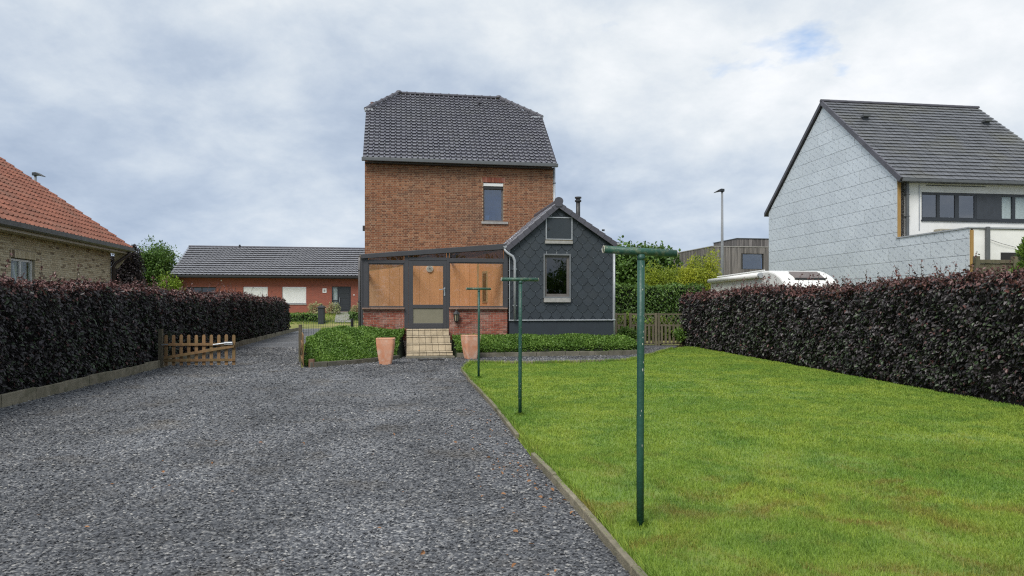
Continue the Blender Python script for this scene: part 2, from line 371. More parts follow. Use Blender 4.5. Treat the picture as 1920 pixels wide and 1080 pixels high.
def pieces(parent, name, base, mats, m, keep=300, fix=None, field=None):
    """Lays copies of one small mesh: the `keep` nearest the camera as parts, the rest joined into one part of kind stuff."""
    W = world_of(parent); vs, fs = base
    order = sorted(mats, key=lambda M_: ((W @ M_).translation - CAM).length)
    shared = MB().add(vs, fs).mesh(name, m)
    for M_ in order[:keep]:
        me = shared
        if fix:
            q = [fix(M_ @ Vector(p)) for p in vs]
            if any((a - M_ @ Vector(p)).length > 1e-4 for a, p in zip(q, vs)):
                Mi = M_.inverted(); me = MB().add([Mi @ p for p in q], fs).mesh(name, m)
        o = bpy.data.objects.new(name, me); COL.objects.link(o); o.parent = parent; o.matrix_basis = M_
    rest = order[keep:]
    if rest:
        b = MB()
        for M_ in rest:
            q = [M_ @ Vector(p) for p in vs]
            if fix: q = [fix(p) for p in q]
            b.add(q, fs)
        obj(field or name + '_field', b, m, parent, kind='stuff')


UNIT = ([(x, y, z) for x in (-.5, .5) for y in (-.5, .5) for z in (-.5, .5)], BOXF)


def TS(x, y, z, sx, sy, sz, rot=None):
    Mx = Matrix.Translation((x, y, z))
    if rot is not None: Mx = Mx @ rot
    return Mx @ Matrix.Diagonal((sx, sy, sz, 1))


def brick_rows(a0, a1, z0, z1, holes, L=.2, Hc=.0667, joint=.010, english=True, off=0):
    out = []; z = z0; k = 0
    while z < z1 - .02:
        zt = min(z + Hc, z1); free = [(a0, a1)]
        for (h0, h1, hz0, hz1) in holes:
            if hz0 < z + Hc * .5 < hz1:
                nf = []
                for (p, q) in free:
                    if h1 <= p or h0 >= q: nf.append((p, q))
                    else:
                        if h0 > p: nf.append((p, h0))
                        if h1 < q: nf.append((h1, q))
                free = nf
        hd = english and k % 2; step = L / 2 if hd else L; start = a0 + off - L - (step * .5 if (hd or k % 2) else 0)
        for (p, q) in free:
            n0 = int((p - start) // step); x = start + n0 * step
            while x < q:
                l, r = max(x, p) + (joint / 2 if x > p else 0), min(x + step, q) - (joint / 2 if x + step < q else 0)
                if r - l > .03: out.append(((l + r) / 2, (z + zt) / 2, r - l + random.uniform(-.003, .003), zt - z - joint + random.uniform(-.003, .002)))
                x += step
        z += Hc; k += 1
    return out


def bricks_to(parent, rows, plane, m, axis='u', keep=300, sign=-1):
    """plane: the face position (v for a wall along u, u for a wall along v); the bricks stand 5-9 mm proud of the mortar."""
    ms = []
    for (c, z, l, h) in rows:
        d = plane + sign * random.uniform(-.004, .002)
        ms.append(TS(c, d, z, l, .03, h) if axis == 'u' else TS(d, c, z, .03, l, h))
    pieces(parent, 'brick', UNIT, ms, m, keep, field='brick_field')


def clip(poly, a, b, c):             # keep a*x+b*z<=c
    out = []
    for i in range(len(poly)):
        p, q = poly[i], poly[(i + 1) % len(poly)]; dp = a * p[0] + b * p[1] - c; dq = a * q[0] + b * q[1] - c
        if dp <= 0: out.append(p)
        if dp * dq < 0: s = dp / (dp - dq); out.append((p[0] + s * (q[0] - p[0]), p[1] + s * (q[1] - p[1])))
    return out


def wall_boxes(a0, a1, z0, z1, d0, d1, holes, axis='u'):
    b = MB(); xs = sorted({a0, a1, *[h for q in holes for h in q[:2]]})
    for p, q in zip(xs, xs[1:]):
        seg = [(z0, z1)]
        for (h0, h1, hz0, hz1) in holes:
            if h0 <= p + 1e-6 and h1 >= q - 1e-6:
                seg = [s for (s0, s1) in seg for s in ((s0, min(s1, hz0)), (max(s0, hz1), s1)) if s[1] - s[0] > 1e-3]
        for s0, s1 in seg:
            b.box(p, q, d0, d1, s0, s1) if axis == 'u' else b.box(d0, d1, p, q, s0, s1)
    return b


def tile_base(wd, g, roll=.03, lift=.032, flat=False, over=1.1):
    pr = [(0, .002), (.5 * wd, 0), (wd - .012, 0), (wd - .01, -.004), (wd, -.004)] if flat else [(0, .004), (.08 * wd, 0), (.62 * wd, 0), (.72 * wd, roll * .75), (.83 * wd, roll), (.94 * wd, roll * .7), (wd, .006)]
    n = len(pr); vs = [(x, 0, z + lift - .03) for x, z in pr] + [(x, 0, z + lift) for x, z in pr] + [(x, g * over, z + .004) for x, z in pr]
    fs = [(i, i + 1, i + 1 + n, i + n) for i in range(n - 1)] + [(i + n, i + 1 + n, i + 1 + 2 * n, i + 2 * n) for i in range(n - 1)]
    return vs, fs


def slope_mats(org, ex, ey, cols, rows, wd, g, inside=None):
    ex = Vector(ex).normalized(); ey = Vector(ey).normalized(); ez = ex.cross(ey); o = Vector(org); out = []
    B = Matrix((ex, ey, ez)).transposed().to_4x4()
    for r_ in range(rows):
        for c in range(cols):
            p = o + ex * (c * wd) + ey * (r_ * g)
            if inside and not inside(p + ex * wd * .5 + ey * g * .5): continue
            out.append(Matrix.Translation(p + ez * random.uniform(0, .004)) @ B @ Matrix.Rotation(random.uniform(-.008, .008), 4, 'Y'))
    return out


def leaves_mesh(name, P, D, N, size, m, tint, wide=.62, fold=.22, simple=False):
    """P points, D tip directions, N face normals, size per leaf."""
    P = np.asarray(P, float); n = len(P); D = D / (np.linalg.norm(D, axis=1, keepdims=True) + 1e-9)
    N = N - D * (N * D).sum(1, keepdims=True); N /= (np.linalg.norm(N, axis=1, keepdims=True) + 1e-9); B = np.cross(N, D)
    s = np.asarray(size).reshape(-1, 1)
    if simple:
        V = np.stack([P, P + D * s * .5 + B * s * wide * .5 + N * s * fold * .5, P + D * s, P + D * s * .5 - B * s * wide * .5 + N * s * fold * .5], 1)
        i = (np.arange(n) * 4)[:, None]; F = np.concatenate([i + [0, 2, 1], i + [0, 3, 2]]); return raw_mesh(name, V.reshape(-1, 3), F, None, m, np.repeat(tint, 4))
    V = np.stack([P, P + D * s * .3 + B * s * wide * .46 + N * s * fold * .5, P + D * s * .68 + B * s * wide * .38 + N * s * fold * .4, P + D * s - N * s * .08,
                  P + D * s * .68 - B * s * wide * .38 + N * s * fold * .4, P + D * s * .3 - B * s * wide * .46 + N * s * fold * .5], 1)
    i = (np.arange(n) * 6)[:, None]; F = np.concatenate([i + [0, 3, 2, 1], i + [0, 5, 4, 3]])
    return raw_mesh(name, V.reshape(-1, 3), None, F, m, np.repeat(tint, 6))


def rnd(*s): return RNG.normal(size=s)


def in_poly(x, y, poly):
    x = np.asarray(x); y = np.asarray(y); res = np.zeros(x.shape, bool); n = len(poly)
    for i in range(n):
        (x0, y0), (x1, y1) = poly[i], poly[(i + 1) % n]
        if y0 == y1: continue
        c = ((y0 > y) != (y1 > y)) & (x < (x1 - x0) * (y - y0) / (y1 - y0) + x0); res ^= c
    return res


def sheet(name, poly, z, m, parent=None, **k):
    b = MB(); b.add([(x, y, z) for x, y in poly], [tuple(range(len(poly)))]); return obj(name, b, m, parent, **k)


def gz(X, Y):                        # the land rises gently beyond the lane
    s = np.clip((np.asarray(Y) * .9865 - np.asarray(X) * .164 - 52) / 6.0, 0, 1); return 1.12 * s * s * (3 - 2 * s)

# ------------------------------------------------------------------ ground, driveway, lawn
def build_ground():
    xs = np.unique(np.concatenate([np.linspace(-900, -60, 12), np.linspace(-60, 60, 61), np.linspace(60, 900, 12)]))
    ys = np.unique(np.concatenate([np.linspace(-300, -20, 8), np.linspace(-20, 90, 111), np.linspace(90, 1500, 14)]))
    X, Y = np.meshgrid(xs, ys); Z = gz(X, Y) - .03; V = np.stack([X, Y, Z], -1).reshape(-1, 3); nx = len(xs)
    i = (np.arange(len(ys) - 1)[:, None] * nx + np.arange(nx - 1)[None]).ravel()[:, None]
    o = obj('ground', raw_mesh('ground', V, None, np.concatenate([i, i + 1, i + nx + 1, i + nx], 1), mGround, smooth=True), None); o['kind'] = 'structure'


build_ground()
EDGE = [(1.9, -3.4), (1.25, .8), (.73, 4.12), (.388, 6.3), (.22, 7.25), (-.246, 10.67), (-.914, 14.86), (-1.26, 17.3), (-1.2, 19.55), (.59, 19.3), (3.3, 20.2), (4.5, 22.6), (5.96, 26.0)]
LAWN = EDGE + [(7.2, 28.2), (8.09, 10.95), (8.5, 3), (8.7, -3.4)]
HEDGE_L = [(-6.5, 1.0), (-8.09, 10.95), (-9.2, 18.1), (-14.5, 47.0)]
GRAVEL = [(-6.4, -4), (1.9, -4)] + EDGE[:-1] + [(5.96, 26.0), (6.9, 28.6), (4.1, 28.6), (3.9, 23.9), (-4.8, 22.6), (-5.5, 18.1), (-8.0, 26), (-8.8, 29.3), (-14.0, 51.5), (-17.0, 51.5)] + [(-14.7, 47), (-9.25, 18.1), (-8.14, 10.95), (-6.55, 1.0)]
sheet('driveway', GRAVEL, 0, mGrav, kind='structure')
sheet('lawn', LAWN, .006, mLawn, kind='structure')
sheet('pavement', [(-22, 50.6), (-4, 53.6), (-4.2, 54.4), (-22.2, 51.5)], .02, mPath, kind='structure')
pth = MB(); P0 = Vector((-12.9, 53.0, 0)); dpt = Vector((-.2, 1, 0)).normalized()
ring = [P0 + dpt * (5.2 * k / 8) for k in range(9)]
pth.add([(p.x + sx_ * .65, p.y + sx_ * .1, float(gz(p.x, p.y)) + .02) for p in ring for sx_ in (-1, 1)], [(2 * k, 2 * k + 1, 2 * k + 3, 2 * k + 2) for k in range(8)])
obj('footpath', pth, mPath, kind='structure')


def build_stones():
    N = 560000; Y = RNG.uniform(2.6, 27, N); X = RNG.uniform(-12, 6.5, N)
    k = in_poly(X, Y, GRAVEL) & (np.abs(X) < .76 * Y + 1.2) & (RNG.random(N) < np.clip(1.25 - Y / 11, .13, 1)); X = X[k]; Y = Y[k]
    n = len(X); s = RNG.uniform(.0048, .0125, n) * (1 + .07 * np.maximum(Y - 5, 0)); zc = RNG.uniform(.0, .010, n) + s * .25
    oct_ = np.array([(1, 0, 0), (0, 1, 0), (-1, 0, 0), (0, -1, 0), (.15, .1, 1), (0, 0, -1)], float)
    V = oct_[None] * RNG.uniform(.65, 1.35, (n, 6, 1)) + RNG.uniform(-.28, .28, (n, 6, 3)); V[:, :, 2] *= .62
    a = RNG.uniform(0, 6.28, n); ca, sa = np.cos(a)[:, None], np.sin(a)[:, None]; tl = RNG.uniform(-.5, .5, (n, 1))
    x = V[:, :, 0] * ca - V[:, :, 1] * sa; y = V[:, :, 0] * sa + V[:, :, 1] * ca; z = V[:, :, 2] + x * tl
    V = np.stack([x * s[:, None] * 1.2 + X[:, None], y * s[:, None] + Y[:, None], z * s[:, None] + zc[:, None]], -1).reshape(-1, 3)
    tri = np.array([(0, 1, 4), (1, 2, 4), (2, 3, 4), (3, 0, 4), (1, 0, 5), (2, 1, 5), (3, 2, 5), (0, 3, 5)]); F = (np.arange(n) * 6)[:, None, None] + tri[None]
    o = obj('gravel', raw_mesh('gravel', V, F.reshape(-1, 3), None, mStone), None, kind='stuff')
    tag(o, 'loose grey crushed stone covering the driveway', 'gravel')


build_stones()


def build_grass():
    Vs = []; Fs = []; base = 0
    for (y0, y1, dens, h, wd) in ((2.8, 5.5, 8000, .037, .0042), (5.5, 8, 5200, .035, .006), (8, 12, 2700, .034, .009), (12, 20, 1350, .033, .0145), (20, 28.4, 800, .033, .022)):
        N = int((8.6 + 1.4) * (y1 - y0) * dens); X = RNG.uniform(-1.4, 8.6, N); Y = RNG.uniform(y0, y1, N)
        k = in_poly(X, Y, LAWN) & (X < .76 * Y + .8); X = X[k]; Y = Y[k]
        tuft = np.sin(X * 3.1 + np.sin(Y * 2.2) * 1.7) * np.sin(Y * 2.7 + np.sin(X * 1.9) * 2) ; thin = np.sin(X * 1.3 + 4) * np.sin(Y * 1.7 + X * .6)
        bare = np.sin(X * 2.9 + 1.4 * np.sin(Y * 3.3)) * np.sin(Y * 4.1 + 1.1 * np.sin(X * 2.3 + .7)) + .35 * np.sin(X * 7.1 + Y * 5.3); k = RNG.random(len(X)) < np.clip(1 - .35 * (thin > .55) * (Y < 9) - .40 * np.clip((bare - .62) / .25, 0, 1) * np.clip((7.6 - Y) / 2, 0, 1), .08, 1); X = X[k]; Y = Y[k]; tuft = tuft[k]; n = len(X)
        hh = h * RNG.uniform(.5, 1.25, n) * (1 + .28 * tuft); a = RNG.uniform(0, 6.28, n); ln = RNG.uniform(.1, .9, n) * hh
        dx, dy = np.cos(a), np.sin(a); b = RNG.uniform(0, 6.28, n); bx, by = np.cos(b) * wd / 2, np.sin(b) * wd / 2; z0 = np.full(n, .004)
        V = np.stack([np.stack([X - bx, Y - by, z0], -1), np.stack([X + bx, Y + by, z0], -1),
                      np.stack([X + dx * ln * .4 + bx * .8, Y + dy * ln * .4 + by * .8, z0 + hh * .6], -1), np.stack([X + dx * ln * .4 - bx * .8, Y + dy * ln * .4 - by * .8, z0 + hh * .6], -1),
                      np.stack([X + dx * ln, Y + dy * ln, z0 + hh * (1.05 - .3 * (ln / hh))], -1)], 1)
        i = base + (np.arange(n) * 5)[:, None]; Fs.append(np.concatenate([i + [0, 1, 2], i + [0, 2, 3], i + [3, 2, 4]])); Vs.append(V.reshape(-1, 3)); base += n * 5
    for (px_, py_) in ((.935, 5.07), (.118, 10.2), (-.745, 15.5)):        # longer grass the mower leaves round each post
        n = 260; a_ = RNG.uniform(0, 6.28, n); r0 = .03 + np.abs(rnd(n)) * .035; X = px_ + np.cos(a_) * r0; Y = py_ + np.sin(a_) * r0; hh = RNG.uniform(.02, .06, n); ln = hh * RNG.uniform(.1, .8, n); wq = .004 * (1 + .06 * py_); bx = -np.sin(a_) * wq / 2; by = np.cos(a_) * wq / 2; z0 = np.full(n, .004); lx = np.cos(a_ + rnd(n) * .6); ly = np.sin(a_ + rnd(n) * .6)
        V = np.stack([np.stack([X - bx, Y - by, z0], -1), np.stack([X + bx, Y + by, z0], -1), np.stack([X + lx * ln * .4 + bx, Y + ly * ln * .4 + by, z0 + hh * .6], -1), np.stack([X + lx * ln * .4 - bx, Y + ly * ln * .4 - by, z0 + hh * .6], -1), np.stack([X + lx * ln, Y + ly * ln, z0 + hh * .95], -1)], 1)
        i = base + (np.arange(n) * 5)[:, None]; Fs.append(np.concatenate([i + [0, 1, 2], i + [0, 2, 3], i + [3, 2, 4]])); Vs.append(V.reshape(-1, 3)); base += n * 5
    for (a, b) in zip(EDGE[1:], EDGE[2:]):                # untrimmed tufts leaning over the edging
        A = np.array(a); B = np.array(b); L = np.hypot(*(B - A)); n = int(L * 420); t_ = RNG.random(n); keep = RNG.random(n) < .35 + .65 * (np.sin(t_ * L * 2.6 + a[1]) > -.1); t_ = t_[keep]; n = len(t_)
        q = A + (B - A) * t_[:, None]; dr = (B - A) / L; rt = np.array([dr[1], -dr[0]]); q = q + rt * RNG.uniform(.02, .10, (n, 1)); hh = RNG.uniform(.05, .13, n); ln = hh * RNG.uniform(.1, .9, n); a_ = RNG.uniform(0, 6.28, n)
        lx = np.cos(a_) * .7 - rt[0] * .6; ly = np.sin(a_) * .7 - rt[1] * .6; wq = .004 * (1 + .06 * q[:, 1]); bx = -np.sin(a_) * wq / 2; by = np.cos(a_) * wq / 2; X, Y = q[:, 0], q[:, 1]; z0 = np.full(n, .004)
        V = np.stack([np.stack([X - bx, Y - by, z0], -1), np.stack([X + bx, Y + by, z0], -1), np.stack([X + lx * ln * .4 + bx, Y + ly * ln * .4 + by, z0 + hh * .6], -1), np.stack([X + lx * ln * .4 - bx, Y + ly * ln * .4 - by, z0 + hh * .6], -1), np.stack([X + lx * ln, Y + ly * ln, z0 + hh * .95], -1)], 1)
        i = base + (np.arange(n) * 5)[:, None]; Fs.append(np.concatenate([i + [0, 1, 2], i + [0, 2, 3], i + [3, 2, 4]])); Vs.append(V.reshape(-1, 3)); base += n * 5
    o = obj('grass', raw_mesh('grass', np.concatenate(Vs), np.concatenate(Fs), None, mBlade), None, kind='stuff')
    tag(o, 'short bright green mown grass of the back garden', 'grass')


build_grass()


def edging(name, label, path, wd, top, seg, m, bottom=-.1, part='edging_board', miss=()):
    t = thing(name, label, 'edging', (path[0][0], path[0][1], 0)); o = Vector((path[0][0], path[0][1], 0)); cnt = 0
    for (a, b) in zip(path, path[1:]):
        A = Vector((*a, 0)); B = Vector((*b, 0)); L = (B - A).length; n = max(1, round(L / seg)); ang = math.atan2(B.y - A.y, B.x - A.x)
        for k in range(n):
            cnt += 1
            if cnt in miss: continue
            c = A.lerp(B, (k + .5) / n) - o; l = L / n - .012; h = top + random.uniform(-.012, .012)
            b_ = MB().box(-l / 2, l / 2, -wd / 2, wd / 2, bottom, h)
            q = obj(part, b_, m, t, loc=(c.x, c.y, 0), bevel=.008); q.rotation_euler = (random.uniform(-.03, .03), random.uniform(-.012, .012), ang + random.uniform(-.006, .006))
    return t


edging('lawn_edging', 'narrow weathered concrete edging between the gravel driveway and the lawn', EDGE[1:9], .048, .07, 1.0, mConc, miss=(7,))
edging('path_edging', 'low concrete edging along the far side of the lawn, beside the gravel strip', EDGE[8:], .055, .085, .8, mConc)
edging('hedge_edging', 'row of concrete boards under the beech hedge beside the driveway', HEDGE_L, .06, .20, 1.05, mConc, part='concrete_board')


def litter():                        # a few dead leaves lying on the stones along the edging
    n = 130; k = RNG.integers(1, 5, n); t = RNG.random(n); A = np.array(EDGE)[k]; B = np.array(EDGE)[k + 1]; p = A + (B - A) * t[:, None]
    p = p + np.stack([-np.abs(rnd(n)) * .35 - .06, rnd(n) * .1], 1); far = np.stack([RNG.uniform(-4, .2, 40), RNG.uniform(4.3, 11, 40)], 1); p = np.concatenate([p, far]); n = len(p)
    P = np.concatenate([p, RNG.uniform(.018, .032, (n, 1))], 1); D = rnd(n, 3); D[:, 2] *= .15; N = np.tile([0, 0, 1.], (n, 1)) + rnd(n, 3) * .3
    o = obj('leaf_litter', leaves_mesh('leaf_litter', P, D, N, RNG.uniform(.02, .05, n), mat('dead_leaf', (.30, .14, .05), .8, (.20, .10, .05), 20), np.zeros(n)), None, kind='stuff')
    tag(o, 'scattered brown dead leaves lying on the gravel', 'leaves')


litter()

# ------------------------------------------------------------------ the brick house (local u right, v away, z up)
OX, OY = -4.80, 22.3
HV = 3.56                            # v of the house's rear wall
house = thing('brick_house', 'tall orange-brown brick house with dark glazed half-hipped tile roof', 'house', (OX, OY, 0), TH)
U0, U1, EZ, RZ_ = -.094, 7.077, 6.93, 10.72
DEP = 7.4; win = (4.341, 5.125, 4.86, 6.36)
wl = obj('wall', wall_boxes(U0, U1, 0, EZ, HV, HV + .3, [win]), mMortar, house)
obj('wall', MB().box(U0, U0 + .3, HV + .3, HV + DEP, 0, EZ).box(U1 - .3, U1, HV + .3, HV + DEP, 0, EZ).box(U0 + .3, U1 - .3, HV + DEP - .3, HV + DEP, 0, EZ), mBrick, house)
rows = brick_rows(U0, U1, 3.0, EZ, [win, (4.27, 5.19, 6.36, 6.56)], .2, .0667, .017)
bricks_to(wl, rows, HV + .008, mBrick)
sold = [TS(4.30 + .064 * k + .03, HV + .006, 6.455, .054, .03, .19) for k in range(14)]
pieces(wl, 'lintel_brick', UNIT, sold, mBrickR, 99)
# gables of both ends, half-hipped
SL = .915; hipz = 9.6
for uu in (U0, U1 - .3):
    obj('gable', MB().prismx([(HV + .02, EZ), (HV + DEP - .02, EZ), (HV + DEP - 2.55, hipz - .1), (HV + 2.55, hipz - .1)], uu, uu + .3), mBrick, house)
eave = HV - .22; ez0 = 7.12


def roof_z(v): return ez0 + SL * (v - eave)


VL, VR, RL, RR, RV = U0 - .06, U1 + .08, 1.17, 5.48, HV + 3.7
hv = HV + 2.5; hz = roof_z(hv); rz = roof_z(RV)


def hip_u(z, left):
    s = min(max((z - hz) / (rz - hz), 0), 1); return VL + (RL - VL) * s if left else VR + (RR - VR) * s


g = .24; wd = .2045; nrm = math.hypot(1, SL); rows_n = int((rz - ez0) / SL * nrm / g) + 1; cols_n = int((VR - VL) / wd) + 1
rd = obj('roof', MB().add([(VL, eave, ez0 - .03), (VR, eave, ez0 - .03), (VR, hv, hz - .03), (RR, RV, rz - .03), (RL, RV, rz - .03), (VL, hv, hz - .03),
                           (VL, 2 * RV - eave, ez0 - .03), (VR, 2 * RV - eave, ez0 - .03), (VR, 2 * RV - hv, hz - .03), (VL, 2 * RV - hv, hz - .03)],
                          [(0, 1, 2, 3, 4, 5), (7, 6, 9, 4, 3, 8), (5, 4, 9), (2, 8, 3)]), mTileA, house)


def fixh(p):
    q = p.copy(); q.x = min(max(q.x, hip_u(q.z - .03, True)), hip_u(q.z - .03, False)); return q


tm = slope_mats((VL, eave - .04, ez0 - .03), (1, 0, 0), (0, 1, SL), cols_n, rows_n, wd, g, lambda p: hip_u(p.z, True) - wd * .3 < p.x < hip_u(p.z, False) + wd * .3 and p.z < rz)
pieces(rd, 'roof_tile', tile_base(wd, g, .042, .05), tm, mTile, 300, fixh, 'roof_tile_field')


def ridge_run(parent, A, B, r, seg, m, name='ridge_tile', bead=True):
    A = Vector(A); B = Vector(B); L = (B - A).length; n = max(1, round(L / seg)); d = (B - A).normalized(); s = L / n
    for k in range(n):
        p = A + d * (k * s); q = MB(); x = d; side = x.cross(Vector((0, 0, 1))).normalized(); up = side.cross(x)
        ring = lambda o, rr: [o + side * (math.cos(a) * rr) + up * (math.sin(a) * rr) for a in [math.pi * i / 6 - .25 + .083 * i for i in range(7)]]
        rs = [ring(p, r * .93), ring(p + d * s * .86, r), ring(p + d * s * .87, r * 1.17), ring(p + d * s * 1.02, r * 1.17)] if bead else [ring(p, r), ring(p + d * s * .985, r * 1.04)]
        vs = [v for c in rs for v in c]; fs = [(i * 7 + j, i * 7 + j + 1, i * 7 + j + 8, i * 7 + j + 7) for i in range(len(rs) - 1) for j in range(6)] + [tuple(range(6, -1, -1)), tuple(range(len(vs) - 7, len(vs)))]
        obj(name, q.add(vs, fs), m, parent)


ridge_run(rd, (RL, RV, rz + .02), (RR, RV, rz + .02), .085, .36, mTileA)
ridge_run(rd, (VL - .02, hv, hz + .03), (RL, RV, rz + .03), .10, .33, mTileA)
ridge_run(rd, (VR + .02, hv, hz + .03), (RR, RV, rz + .03), .10, .33, mTileA)
for (a, b, c) in ((RL, RV, rz), (RR, RV, rz)):
    obj('ridge_cap', MB().loft([[(a + math.cos(t) * r_, b + math.sin(t) * r_, c + z_) for t in [2 * math.pi * i / 10 for i in range(10)]] for r_, z_ in ((.15, .0), (.145, .07), (.10, .125), (.03, .145))]), mTileA, rd, smooth=True)
box('gutter', mZincD, house, VL - .04, VR + .04, eave - .16, eave - .02, ez0 - .15, ez0 - .02, bevel=.015)
box('soffit_shadow_board', mBand, house, U0 + .01, U1 - .01, eave - .02, HV + .02, EZ - .012, EZ + .03)  # thin dark soffit edge, its colour giving the shadow line under the gutter
obj('downpipe', MB().tube([(U1 + .055, HV + .05, ez0 - .1), (U1 + .055, HV + .05, .2)], .05, 10), mZinc, house, smooth=True)
for zz in (5.2, 6.4): box('pipe_bracket', mZincD, house, U1 + .0, U1 + .112, HV - .01, HV + .11, zz, zz + .03)
obj('vent_pipe', MB().tube([(VL + .22, hv + 1.0, hz + .0), (VL + .22, hv + 1.0, hz + .62)], .085, 10), mat('clay_pipe', (.16, .10, .09), .7), house)
obj('gutter_end', MB().box(VL - .06, VL + .28, hv - .05, hv + .10, hz - .05, hz + .06), mZinc, house, bevel=.02)
obj('gutter_end', MB().box(VR - .45, VR + .05, hv - .05, hv + .10, hz - .05, hz + .06), mZinc, house, bevel=.02)
vz = 10.35; vv = eave + (vz - ez0) / SL; rv = obj('roof_vent', MB().box(4.50, 4.62, vv - .22, vv - .04, vz - .06, vz + .10), mTileA, house, bevel=.03)
box('wall_bracket', mBlack, house, U0 - .08, U0 + .0, HV + .02, HV + .08, 4.42, 4.62)
# upstairs window
wn = obj('window', wall_boxes(win[0], win[1], win[2], win[3] - .0, HV + .10, HV + .17, [(4.40, 5.066, 4.92, 6.10)]), mAluT, house)
obj('pane', MB().box(4.40, 5.066, HV + .13, HV + .142, 4.92, 6.10), mGlassS, wn)
box('roller_shutter', mShut, house, 4.35, 5.116, HV + .02, HV + .095, 6.22, 6.34, bevel=.006)
box('shutter_slot', mBlack, house, 4.345, 5.12, HV + .05, HV + .098, 6.12, 6.215)
box('window_sill', mSill, house, 4.27, 5.30, HV - .06, HV + .10, 4.765, 4.857, bevel=.006)
box('blind', mat('sky_reflection_blue', (.14, .21, .34), .8), house, 4.36, 5.10, HV + .22, HV + .24, 4.87, 6.35)  # coloured blue to stand in for sky reflected in the pane
box('window_note', mShut, house, 4.44, 4.59, HV + .16, HV + .165, 4.95, 5.12)

# ------------------------------------------------------------------ the sunroom
sun = thing('sunroom', 'sunroom with grey aluminium frames on a low brick wall, orange panelling inside', 'sunroom', (OX, OY, 0), TH)
ftop = lambda u: 3.265 + .0875 * u                # top of the front beam
back = lambda u: 2.86 + .145 * u                  # ceiling line at the house wall
SV = HV - .14
rf = obj('roof', MB().hexa([(-.10, -.10, ftop(-.1) - .05), (-.10, -.10, ftop(-.1)), (-.10, SV, back(-.1) + .05), (-.10, SV, back(-.1) + .12), (4.70, -.10, ftop(4.7) - .05), (4.70, -.10, ftop(4.7)), (4.70, SV, back(4.7) + .05), (4.70, SV, back(4.7) + .12)]), mBronze, sun)
for k in range(4):
    u_ = .0 + 4.66 * k / 3; obj('rafter', MB().hexa([(u_ - .03, -.08, ftop(u_) - .15), (u_ - .03, -.08, ftop(u_) - .055), (u_ - .03, SV, back(u_) - .05), (u_ - .03, SV, back(u_) + .045), (u_ + .03, -.08, ftop(u_) - .15), (u_ + .03, -.08, ftop(u_) - .055), (u_ + .03, SV, back(u_) - .05), (u_ + .03, SV, back(u_) + .045)]), mAlu, sun)
obj('fascia', MB().hexa([(-.06, -.13, ftop(0) - .13), (-.06, -.13, ftop(0) + .015), (-.06, .04, ftop(0) - .13), (-.06, .04, ftop(0) + .015), (4.69, -.13, ftop(4.7) - .17), (4.69, -.13, ftop(4.7) + .015), (4.69, .04, ftop(4.7) - .17), (4.69, .04, ftop(4.7) + .015)]), mAlu, sun, bevel=.008)
posts = [(-.03, .17), (1.32, 1.455), (2.70, 2.77), (4.59, 4.72)]
for (a, b) in posts:
    z0 = .9 if a in (1.32, 2.70) else 1.55
    obj('post', MB().prism([(a, z0), (b, z0), (b, ftop(b) - .12), (a, ftop(a) - .12)], -.045, .045), mAlu, sun, bevel=.006)
obj('corner_post', MB().box(-.055, .0, -.07, .06, .8, 3.2), mAlu, sun)
for (a, b) in ((.17, 1.32), (1.455, 2.70), (2.77, 4.59)):
    z0, z1 = (3.0, 3.105) if a < 1 else (3.105, 3.205) if a < 2 else (3.06, 3.19)
    box('transom_bar', mAlu, sun, a, b, -.05, .04, z0, z1, bevel=.006)
    tr = obj('transom_pane', MB().prism([(a + .02, z1), (b - .02, z1), (b - .02, ftop(b) - .14), (a + .02, ftop(a) - .13)], -.004, .004), mGlassT, sun)
for (a, b, zt) in ((.17, 1.32, 3.0), (2.77, 4.59, 3.06)):
    w_ = obj('window', wall_boxes(a, b, 1.57, zt, -.03, .03, [(a + .035, b - .035, 1.62, zt - .04)]), mAlu, sun, bevel=.005)
    obj('pane', MB().box(a + .035, b - .035, -.005, .005, 1.62, zt - .04), mGlass, w_)
for (a, b) in ((-.02, 1.33), (2.76, 4.70)):
    n = round((b - a) / .3)
    for k in range(n):
        p, q = a + (b - a) * k / n, a + (b - a) * (k + 1) / n
        box('sill_tile', mSillT, sun, p + .003, q - .003, -.14, .10, 1.515, 1.565, bevel=.006)
door = obj('door', wall_boxes(1.457, 2.698, .905, 3.103, -.04, .03, [(1.60, 2.575, 1.665, 2.93), (1.60, 2.575, 1.06, 1.545)]), mAlu, sun, bevel=.006)
obj('pane', MB().box(1.60, 2.575, -.008, .0, 1.665, 2.93), mGlass, door)
obj('lower_panel', MB().box(1.60, 2.575, -.012, .004, 1.06, 1.545), mFrost, door)
obj('handle', MB().tube([(2.62, -.04, 2.18), (2.62, -.10, 2.18), (2.60, -.11, 2.175), (2.44, -.11, 2.15)], .013, 8).box(2.60, 2.64, -.055, -.04, 1.95, 2.23), mSteel, door, smooth=False)
obj('threshold', MB().box(1.44, 2.72, -.10, .05, .875, .905), mAlu, sun)
for (a_, b_, o_) in ((.0, 1.42, .03), (2.75, 4.70, .06)):
    lw = box('low_wall', mMortarR, sun, a_, b_, -.03, .2, 0, 1.515)
    bricks_to(lw, brick_rows(a_, b_, .5, 1.513, [], .205, .0757, .015, False, o_), -.026, mBrickR, keep=300)
